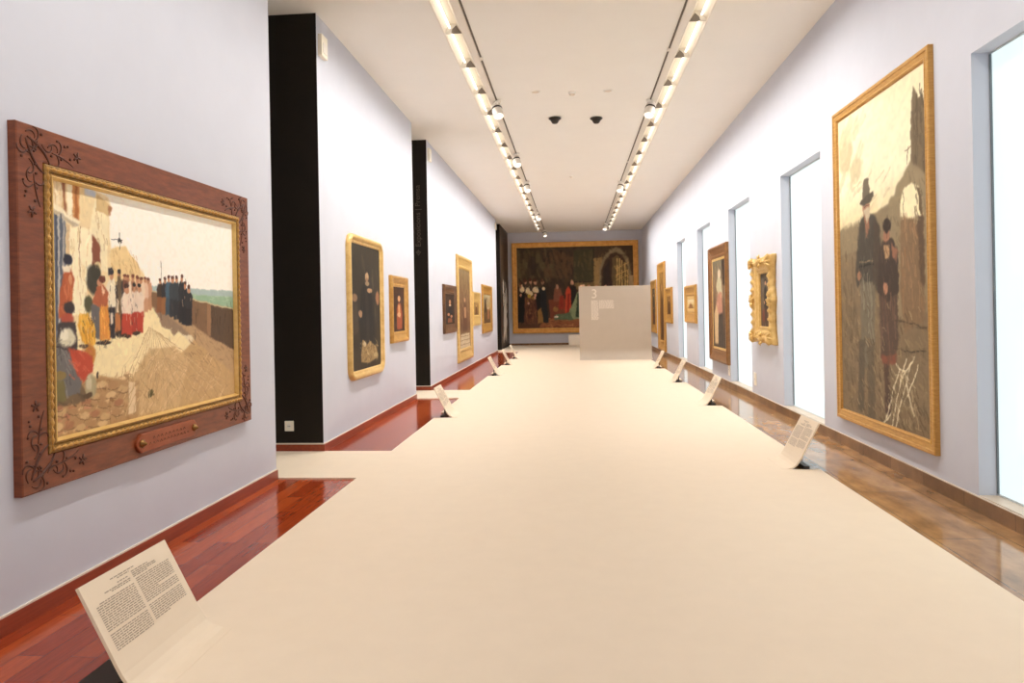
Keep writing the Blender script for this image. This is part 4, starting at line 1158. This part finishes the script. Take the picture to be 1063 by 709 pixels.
# -- ornate gilt frame on the right wall
def ornate():
    a, c_, z0, z1 = 10.45, 11.60, .95, 2.22
    root = hang(RIGHT, 'small standing figure in an ornate scalloped gilt frame between two windows', a, c_, z0)
    w, h = c_ - a, z1 - z0; bx, bz = .32, .24; N = 200
    def rect(f, hw, hh):
        # point on a rectangle perimeter, f in 0..1, with matching corners
        q = (f * 4) % 4; k = int(q); s = 2 * (q - k) - 1
        return [(hw, s * hh), (-s * hw, hh), (-hw, -s * hh), (s * hw, -hh)][k]
    def bump(f):
        q = (f * 4) % 1; d = min(q, 1 - q)          # 0 at corners
        m_ = abs(q - .5)
        return .075 * math.exp(-(d / .09) ** 2) + .05 * math.exp(-(m_ / .1) ** 2) + .014 * abs(math.sin(q * math.pi * 9)) - .06
    bm = bmesh.new(); rings = []
    for s, t_, rip in ((0, 0, 0), (0, .05, 0), (.06, .085, .4), (.2, .10, 1), (.34, .075, .8), (.46, .06, .3), (.55, .075, .2), (.72, .055, 0), (.86, .03, 0), (.9, .045, 0), (.97, .042, 0), (1, .02, 0), (1, .004, 0)):
        ring = []
        for i in range(N):
            f = i / N; xo, zo = rect(f, w / 2, h / 2); xi, zi = rect(f, w / 2 - bx, h / 2 - bz)
            L = math.hypot(xo, zo); g = 1 + (1 - s) * bump(f) / L
            r_ = 1 + rip * .22 * math.sin(f * math.pi * 2 * 36)
            q = (f * 4) % 1; d = min(q, 1 - q)
            lift = rip * .03 * (math.exp(-(d / .07) ** 2) + .6 * math.exp(-((q - .5) / .08) ** 2))
            ring.append(bm.verts.new(((xo * g) * (1 - s) + xi * s, -t_ * r_ - lift, h / 2 + (zo * g) * (1 - s) + zi * s)))
        rings.append(ring)
    for ra, rb in zip(rings, rings[1:] + rings[:1]):
        for i in range(N): bm.faces.new((ra[i], ra[(i + 1) % N], rb[(i + 1) % N], rb[i]))
    fr = obj('frame', bm, M['gold_pale'], root, smooth=True)
    for sx in (-1, 1):
        for sz in (-1, 1):
            bm = bmesh.new()
            for q in range(5):
                an = math.atan2(sz, sx) + (q - 2) * .62; L = .15 if q == 2 else .12
                c0 = (sx * (w / 2 - .12), h / 2 + sz * (h / 2 - .1))
                tube(bm, [(c0[0] + math.cos(an) * L * j / 5, -.095 - .03 * math.sin(math.pi * j / 5), c0[1] + math.sin(an) * L * j / 5) for j in range(6)], [.012, .022, .026, .022, .014, .006], 6)
            obj('corner_leaf', bm, M['gold_pale'], fr, smooth=True)
    for x, z in ((0, h - .06), (0, .06), (w / 2 - .07, h / 2), (-w / 2 + .07, h / 2)):
        bm = bmesh.new(); bmesh.ops.create_uvsphere(bm, u_segments=14, v_segments=8, radius=.05, matrix=Matrix.Translation((x, -.09, z)) @ Matrix.Diagonal((1, .7, 1, 1)))
        for q in range(6):
            an = q * math.pi / 3
            tube(bm, [(x + math.cos(an) * .04, -.1, z + math.sin(an) * .04), (x + math.cos(an) * .085, -.11, z + math.sin(an) * .085), (x + math.cos(an + .5) * .1, -.095, z + math.sin(an + .5) * .1)], [.014, .016, .006], 5)
        obj('cartouche', bm, M['gold_pale'], fr, smooth=True)
    put_canvas(root, 'standing_figure', w - 2 * bx + .006, h - 2 * bz + .006, bz - .003, .014, .85)
ornate()

# ------------------------------------------------------------------ reading labels: tongues of the covering bent up beside the pictures
PROF = [(0.335, .0165), (0.29, .0175), (.262, .023), (.235, .036), (.208, .058), (.185, .09), (.165, .126), (.145, .165), (0.005, .432)]
def label_stand(width, big):
    # local: x along the wall, -y away from it, top edge near y = 0
    r = thing('label_stand', '', 'label stand')
    bm = bmesh.new(); th = .014; rows = []
    P = [Vector((y, z)) for y, z in PROF]
    for i, p in enumerate(P):
        tdir = (P[min(i + 1, len(P) - 1)] - P[max(i - 1, 0)]).normalized(); n = Vector((tdir.y, -tdir.x))   # towards the reader and up
        if n.y < 0: n = -n
        q = p - n * th
        if q.y < .0005: q.y = .0005
        rows.append([bm.verts.new((sx * width / 2, -a_.x, a_.y)) for a_ in (p, q) for sx in (-1, 1)])
    for a_, c_ in zip(rows, rows[1:]):
        bm.faces.new((a_[0], a_[1], c_[1], c_[0])); bm.faces.new((a_[3], a_[2], c_[2], c_[3]))
        bm.faces.new((a_[1], a_[3], c_[3], c_[1])); bm.faces.new((a_[2], a_[0], c_[0], c_[2]))
    for a_ in (rows[0], rows[-1]): bm.faces.new((a_[0], a_[1], a_[3], a_[2]))
    sheet = obj('bent_sheet', bm, M['carpet'], r)
    top = P[-1]; dn = (P[-2] - P[-1]).normalized(); nn = Vector((-dn.y, dn.x)); nn = nn if nn.y > 0 else -nn
    bm = bmesh.new(); rr = random.Random(11)
    def word(x0, x1, s0, s1):
        vs = []
        for x, s_ in ((x0, s1), (x1, s1), (x1, s0), (x0, s0)):
            q = top + dn * s_ + nn * .0008; vs.append(bm.verts.new((x, -q.x, q.y)))
        bm.faces.new(vs)
    def line(x0, x1, s_, hgt, fill=True):
        x = x0
        while x < x1 - .004:
            L = min(rr.uniform(.010, .034), x1 - x); word(x, x + L, s_ - hgt / 2, s_ + hgt / 2); x += L + .0045
    hw = width / 2; lh = .0047
    for s_, x0, x1 in ((.034, -.13, .03), (.043, -.09, -.01)): line(x0 * width / .6, x1 * width / .6, s_, lh)
    for s_, a_, c_ in ((.060, -.10, -.03), (.072, -.19, -.02), (.080, -.15, -.02)): line(a_ * width / .6, c_ * width / .6, s_, lh)
    for s_, a_, c_ in ((.050, .0, .12), (.059, .0, .17), (.067, .0, .18), (.075, .0, .1)): line(a_ * width / .6, c_ * width / .6, s_, lh)
    n = 22
    for i in range(n):
        s_ = .100 + i * .0093
        if i in (13,): continue
        line(-hw * .88 if i else -hw * .80, -.014, s_, lh)
        line(.006, (hw * .86 if i not in (8, 21) else hw * .4), s_ - .012, lh)
    tx = obj('printed_text', bm, M['ink'], sheet)
    bm = bmesh.new(); add_box(bm, -width / 2 + .02, width / 2 - .02, -.135, .03 if big else -.085, .0005, .038)  # support; on the big stand widened to stand in for the sheet's shadow
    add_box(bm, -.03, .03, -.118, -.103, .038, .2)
    obj('support_and_shadow_bar', bm, M['steel_and_shadow'], r)
    return r
LAB_L = ['large label bent up from the floor below the carved street scene frame, nearest the camera',
         'second label stand on the left, below the small reddish half-figure',
         'label stand on the left, near the tall pale gold frame, third from the front',
         'label stand on the left, fourth from the front, below the last landscape',
         'farthest label stand on the left, near the dark end wall block']
LAB_R = ['label stand on the right below the very tall painting, nearest the camera',
         'label stand on the right, second from the front, below the ornate gilt frame',
         'label stand on the right, third from the front, below the small pale study',
         'farthest label stand on the right, beside the freestanding panel']
def place(base, lab, side, a, c_):
    loc = (EL, (a + c_) / 2, 0) if side == LEFT else (ER, (a + c_) / 2, 0)
    rz = math.pi / 2 if side == LEFT else -math.pi / 2
    return copy_thing(base, lab, loc, rz, 'bent label stands along the cream floor')
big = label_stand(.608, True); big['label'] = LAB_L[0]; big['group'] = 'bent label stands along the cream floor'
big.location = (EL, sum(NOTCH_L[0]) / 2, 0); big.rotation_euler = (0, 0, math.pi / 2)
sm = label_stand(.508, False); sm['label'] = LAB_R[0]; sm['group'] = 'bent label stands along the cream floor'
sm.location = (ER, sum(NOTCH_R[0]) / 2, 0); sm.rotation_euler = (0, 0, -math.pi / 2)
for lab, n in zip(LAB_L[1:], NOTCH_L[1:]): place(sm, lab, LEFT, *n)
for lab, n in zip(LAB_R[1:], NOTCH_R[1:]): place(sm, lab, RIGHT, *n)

# ------------------------------------------------------------------ freestanding panel: the same sheet bent up from the floor
r = thing('information_panel', 'freestanding greige panel with the number 3 in white, near the far end', 'panel', (1.205, 21.4, .015))
bm = bmesh.new(); R_ = .30; th = .05; hw = 1.047; rows = []
path = [(-R_ - .05, .002)] + [(-R_ + R_ * math.sin(a_), R_ - R_ * math.cos(a_) + .002) for a_ in [math.pi / 2 * k / 10 for k in range(11)]] + [(0, 2.15)]
for i, (y, z) in enumerate(path):
    p0 = Vector(path[max(i - 1, 0)]); p1 = Vector(path[min(i + 1, len(path) - 1)]); td = (p1 - p0).normalized(); n = Vector((td.y, -td.x))
    q = Vector((y, z)) + n * th; q.y = max(q.y, .0)
    rows.append([bm.verts.new((sx * hw, yy, zz)) for yy, zz in ((y, z), (q.x, q.y)) for sx in (-1, 1)])
for a_, c_ in zip(rows, rows[1:]):
    bm.faces.new((a_[0], a_[1], c_[1], c_[0])); bm.faces.new((a_[3], a_[2], c_[2], c_[3]))
    bm.faces.new((a_[1], a_[3], c_[3], c_[1])); bm.faces.new((a_[2], a_[0], c_[0], c_[2]))
for a_ in (rows[0], rows[-1]): bm.faces.new((a_[0], a_[1], a_[3], a_[2]))
sheet = obj('bent_sheet', bm, M['panel'], r)
t = text_mesh('number', '3', .38, M['panel_print'], sheet); t.rotation_euler = (math.pi / 2, 0, 0); t.location = (-.69, -.0015, 1.80)
bm = bmesh.new(); rr = random.Random(8)
def rows_of(x0, x1, z1, z0, nrow):
    for i in range(nrow):
        z = z1 + (z0 - z1) * i / (nrow - 1); x = x0
        while x < x1 - .02:
            L = min(rr.uniform(.03, .09), x1 - x); add_box(bm, x, x + L, -.0015, -.0005, z - .011, z + .011); x += L + .014
rows_of(-.69, -.48, 1.72, 1.17, 19); rows_of(-.46, -.03, 1.72, 1.5, 8)
obj('printed_text', bm, M['panel_print'], sheet)

# low plinth at the end wall
r = thing('plinth', 'low white plinth standing at the far end wall behind the freestanding panel', 'plinth', (.55, 29.3, .015))
bm = bmesh.new(); add_box(bm, -.77, .77, -.3, .3, 0.06, .455); obj('body', bm, M['bench'], r, bevel=.008)
bm = bmesh.new(); add_box(bm, -.74, .74, -.27, .27, 0, .06); obj('recessed_base', bm, M['bench'], r)

# ------------------------------------------------------------------ wall fittings
def socket(loc, rz, lab, w_=.1, h_=.11):
    r = thing('wall_socket', lab, 'socket', loc, rz, 'white sockets on the walls')
    bm = bmesh.new(); add_box(bm, -w_ / 2, w_ / 2, -.012, 0, -h_ / 2, h_ / 2); obj('plate', bm, M['cream_plastic'], r, bevel=.003)
    bm = bmesh.new(); lathe(bm, [(.024, 0), (.024, .002), (.019, .0025)], 16)
    bmesh.ops.rotate(bm, verts=bm.verts[:], cent=(0, 0, 0), matrix=Matrix.Rotation(math.pi / 2, 3, 'X')); bmesh.ops.translate(bm, verts=bm.verts[:], vec=(0, -.0121, 0))
    ins = obj('outlet', bm, M['white_plastic'], r)
    bm = bmesh.new()
    for x in (-.009, .009): add_box(bm, x - .004, x + .004, -.0152, -.0148, -.004, .004)
    obj('pin_holes', bm, M['hole'], ins)
socket((-3.103, 7.622, .287), 0, 'white socket low on the black end of the second left wall block')
socket((XR, 13.68, .33), -math.pi / 2, 'white socket on the right wall below the robed figures', .13, .22)
socket((XR, 11.75, .34), -math.pi / 2, 'white socket on the right wall below the ornate gilt frame', .13, .2)
def sensor(loc, lab):
    r = thing('wall_sensor', lab, 'sensor', loc, math.pi / 2, 'cream sensors high on the left wall')
    bm = bmesh.new(); add_box(bm, -.095, .095, -.05, 0, -.12, .12); obj('housing', bm, M['cream_plastic'], r, bevel=.008)
    bm = bmesh.new(); add_box(bm, -.06, .06, -.056, -.05, -.08, .03); obj('window', bm, M['white_plastic'], r, bevel=.002)
sensor((XL, 7.755, 4.435), 'cream sensor box high on the wall above the round-cornered gold frame')
sensor((XL, 13.66, 4.50), 'cream sensor box high beside the lettered black wall end')
sensor((XL, 25.45, 4.49), 'farthest cream sensor box, high at the end of the left wall')

# ------------------------------------------------------------------ ceiling lights
ORD = ['first', 'second', 'third', 'fourth', 'fifth', 'sixth', 'seventh', 'eighth', 'ninth', 'tenth', 'eleventh', 'twelfth', 'thirteenth', 'fourteenth', 'fifteenth', 'sixteenth', 'seventeenth', 'eighteenth', 'nineteenth']
TW = .216
def trough(o):
    """o = -1 or +1: the side of the wall it washes"""
    r = thing('ceiling_light', '', 'ceiling light')
    L = PITCH / 2 - .003; hw = TW / 2
    sec_in = [(-hw + .008, .0), (-hw + .010, .012), (-.035, .125), (.045, .125), (hw - .010, .03), (hw - .008, .0)]     # inner edge ... outer edge
    sec_out = [(-hw + .002, .0), (-hw + .004, .02), (-.04, .135), (.052, .135), (hw - .004, .035), (hw - .002, .0)]
    sec_in = [(x * o, z) for x, z in sec_in]; sec_out = [(x * o, z) for x, z in sec_out]
    bm = bmesh.new(); rows = []          # gabled reflector, open below
    for y in (-L, L): rows.append([bm.verts.new((x, y, z)) for x, z in sec_in] + [bm.verts.new((x, y, z)) for x, z in reversed(sec_out)])
    n = len(rows[0])
    for i in range(n): bm.faces.new((rows[0][i], rows[0][(i + 1) % n], rows[1][(i + 1) % n], rows[1][i]))
    for q in (0, 1):
        for i in range(5): bm.faces.new((rows[q][i], rows[q][i + 1], rows[q][n - 2 - i], rows[q][n - 1 - i]))
    obj('reflector', bm, M['reflector'], r)
    def plate(name, sec, y0, y1, m_):
        bm = bmesh.new()
        lo = [bm.verts.new((x * o, y0, z)) for x, z in sec]; hi = [bm.verts.new((x * o, y1, z)) for x, z in sec]
        bm.faces.new(lo); bm.faces.new(hi)
        for i in range(len(sec)): bm.faces.new((lo[i], lo[(i + 1) % len(sec)], hi[(i + 1) % len(sec)], hi[i]))
        return obj(name, bm, m_, r)
    plate('end_plate', [(-hw + .008, 0), (-hw + .012, .012), (-.03, .124), (.045, .124), (hw - .012, .03), (hw - .01, 0)], L - .008, L - .003, M['white_metal'])
    plate('shaded_plate_half', [(-hw + .012, .001), (-.03, .095), (.018, .05), (.03, .001)], L - .022, L - .012, M['divider'])  # inner half of the same end plate, its shade put into the grey
    bm = bmesh.new()                     # thin white lips on the ceiling
    for sx in (-1, 1): add_box(bm, sx * hw - .006, sx * hw + .006, -L, L, -.006, 0)
    obj('rim', bm, M['white_metal'], r)
    bm = bmesh.new(); tube(bm, [(.045 * o, -L + .03, .07), (.045 * o, L - .03, .07)], .013, 8); obj('lamp_tube', bm, M['tube'], r)
    return r
for side, xc, sg in (('left', sum(SLOTS[0]) / 2, -1), ('right', sum(SLOTS[1]) / 2, 1)):
    base = trough(sg)
    for k in range(NMOD):
        lab = '%s ceiling trough light from the front in the %s row' % (ORD[k] if k < NMOD - 1 else 'last and farthest', side)
        loc = (xc, Y0T + PITCH * (k + .5), H); grp = 'trough lights in the %s ceiling row' % side
        if k == 0: base.location = loc; base['label'] = lab; base['group'] = grp
        else: copy_thing(base, lab, loc, 0, grp)

for side, x0, x1, xs_ in (('left', -1.228, -1.145, -1.13), ('right', 1.27, 1.353, 1.255)):
    r = thing('lighting_track', 'long white lighting track with a dark slot inside the %s row of trough lights' % side, 'lighting track', ((x0 + x1) / 2, 18.6, H))
    cx = (x0 + x1) / 2
    bm = bmesh.new(); add_box(bm, x0 - cx, x1 - cx, -12.6, 11.2, -.012, 0); obj('cover_strip', bm, M['white_metal'], r)
    bm = bmesh.new(); add_box(bm, xs_ - .010 - cx, xs_ + .010 - cx, -12.6, 11.35, -.010, 0); rail = obj('rail', bm, M['slot'], r)
    bm = bmesh.new()
    for yj in (-9.35, -2.4, 4.6): add_box(bm, xs_ - .02 - cx, xs_ + .02 - cx, yj - .05, yj + .05, -.016, -.002)
    obj('joint', bm, M['white_metal'], rail)

def spotlight(x, y, lab, yawz, tilt=.5):
    r = thing('spotlight', lab, 'spotlight', (x, y, H - .0165), yawz, 'white spotlights on the ceiling tracks')
    bm = bmesh.new(); add_box(bm, -.025, .025, -.11, .11, -.04, 0); obj('adapter', bm, M['white_metal'], r, bevel=.005)
    bm = bmesh.new(); add_box(bm, -.012, .012, -.02, .02, -.1, -.04); tube(bm, [(0, 0, -.095), (0, -.0, -.15)], .012, 8)
    obj('arm', bm, M['white_metal'], r)
    rot = Matrix.Translation((0, -.02, -.16)) @ Matrix.Rotation(-tilt, 4, 'X')
    bm = bmesh.new(); lathe(bm, [(.045, .13), (.075, .115), (.08, .02), (.082, 0), (.082, -.10), (.076, -.11), (.07, -.095)], 24); bm.transform(rot)
    h_ = obj('lamp_head', bm, M['white_metal'], r, smooth=False)
    bm = bmesh.new(); lathe(bm, [(.083, .028), (.084, .032), (.084, .052), (.083, .056)], 24); bm.transform(rot); obj('dark_band', bm, M['dark_plastic'], h_)
    bm = bmesh.new(); lathe(bm, [(.068, -.100), (.068, -.094)], 24); bm.transform(rot); obj('lens', bm, M['lens'], h_)
TRL, TRR = -1.13, 1.255
for y, lab in ((11.15, 'nearest white spotlight on the left ceiling track'), (14.95, 'second white spotlight on the left ceiling track'), (18.2, 'third white spotlight on the left ceiling track'), (24.0, 'fourth white spotlight on the left ceiling track'), (29.4, 'farthest white spotlight, at the end of the left ceiling track')):
    spotlight(TRL, y, lab, .5)
for y, lab in ((11.45, 'nearest white spotlight on the right ceiling track'), (18.65, 'middle white spotlight on the right ceiling track'), (27.6, 'farthest white spotlight, near the end of the right ceiling track')):
    spotlight(TRR, y, lab, -.5)

def ceiling_fitting(x, y, lab):
    r = thing('ceiling_loudspeaker', lab, 'ceiling fitting', (x, y, H), 0, 'dark conical ceiling fittings')
    bm = bmesh.new(); lathe(bm, [(.06, 0), (.105, -.012), (.108, -.022), (.09, -.036)], 28); obj('flange', bm, M['dark_plastic'], r, smooth=True)
    bm = bmesh.new(); lathe(bm, [(.088, -.036), (.065, -.062), (.055, -.085), (.04, -.1), (.015, -.106)], 28); obj('dome', bm, M['dark_plastic'], r, smooth=True)
ceiling_fitting(-.26, 12.3, 'left of two dark conical fittings hanging from the ceiling')
ceiling_fitting(.443, 12.4, 'right of two dark conical fittings hanging from the ceiling')
def detector(x, y, lab, rad, hgt, name, grp):
    r = thing(name, lab, 'detector', (x, y, H), 0, grp)
    bm = bmesh.new(); lathe(bm, [(rad, 0), (rad, -hgt * .4), (rad * .8, -hgt * .6)], 24); obj('base_plate', bm, M['ceiling'], r, smooth=False)
    bm = bmesh.new(); lathe(bm, [(rad * .72, -hgt * .6), (rad * .6, -hgt * .9), (rad * .2, -hgt)], 24); obj('cap', bm, M['cream_trim'], r, smooth=True)
detector(.037, 10.9, 'small cream smoke detector in the middle of the ceiling before the dark fittings', .06, .05, 'smoke_detector', 'detectors on the ceiling')
detector(0, 17.75, 'tiny cream detector on the ceiling beyond the two dark fittings', .05, .04, 'smoke_detector', 'detectors on the ceiling')
detector(-.51, 10.8, 'flat pale disc flush on the ceiling, left of the near smoke detector', .075, .012, 'ceiling_disc', 'flat discs on the ceiling')
detector(.57, 10.9, 'flat pale disc flush on the ceiling, right of the near smoke detector', .075, .012, 'ceiling_disc', 'flat discs on the ceiling')

# ------------------------------------------------------------------ light: the rows of troughs continue over the visitor's head
def area(name, loc, sx, sy, power, color, rot=(0, 0, 0)):
    ld = bpy.data.lights.new(name, 'AREA'); ld.shape = 'RECTANGLE'; ld.size = sx; ld.size_y = sy; ld.energy = power; ld.color = color
    o = bpy.data.objects.new(name, ld); COL.objects.link(o); o.location = loc; o.rotation_euler = rot
    return o
WARM = (1.0, 0.96, 0.9)
for x, sg in ((-1.345, -1), (1.47, 1)):
    for nm, y0, y1, gw, gd in (('overhead', YB + .5, Y0T, 0.47, 0.6), ('row', Y0T + .02, YT1 - 2.4, 1, 1)):
        ym, L = (y0 + y1) / 2, y1 - y0
        zz = H - .008 if nm == 'row' else H - .05
        # asymmetric wall-washing beam of the reflectors, and their narrower downward beam
        o = area('wall_washer_' + nm, (x, ym, zz), .06, L, 8.6 * gw * L, WARM, (0, -sg * math.radians(33), 0)); o.data.spread = math.radians(104)
        o = area('downlight_' + nm, (x, ym, zz - .0), .07, L, 4.6 * gd * L, WARM); o.data.spread = math.radians(118)

w = bpy.data.worlds.new('world'); scene.world = w; w.use_nodes = True
w.node_tree.nodes['Background'].inputs[0].default_value = (0.8, 0.9, 1.0, 1); w.node_tree.nodes['Background'].inputs[1].default_value = 0.3

# ------------------------------------------------------------------ camera
yaw, roll = 0.0852, 0.0184
cam = bpy.data.cameras.new('camera'); co = bpy.data.objects.new('camera', cam); COL.objects.link(co)
r0 = Vector((math.cos(yaw), math.sin(yaw), 0)); up = Vector((0, 0, 1)); fw = Vector((-math.sin(yaw), math.cos(yaw), 0))
rx = math.cos(roll) * r0 - math.sin(roll) * up; uy = math.sin(roll) * r0 + math.cos(roll) * up
co.matrix_world = Matrix(((rx.x, uy.x, -fw.x, 0), (rx.y, uy.y, -fw.y, 0), (rx.z, uy.z, -fw.z, 1.5), (0, 0, 0, 1)))
cam.sensor_width = 36; cam.sensor_fit = 'HORIZONTAL'; cam.lens = 750 / 1063 * 36
cam.shift_y = -32.36 / 1063
cam.clip_start = 0.05; cam.clip_end = 100
scene.camera = co

scene.view_settings.view_transform = 'Standard'; scene.view_settings.look = 'None'
scene.view_settings.gamma = 1.0; scene.view_settings.use_curve_mapping = False
scene.view_settings.exposure = 0.42
scene.cycles.max_bounces = 10; scene.cycles.diffuse_bounces = 6; scene.cycles.glossy_bounces = 4
scene.cycles.use_denoising = True
scene.cycles.sample_clamp_indirect = 8.0
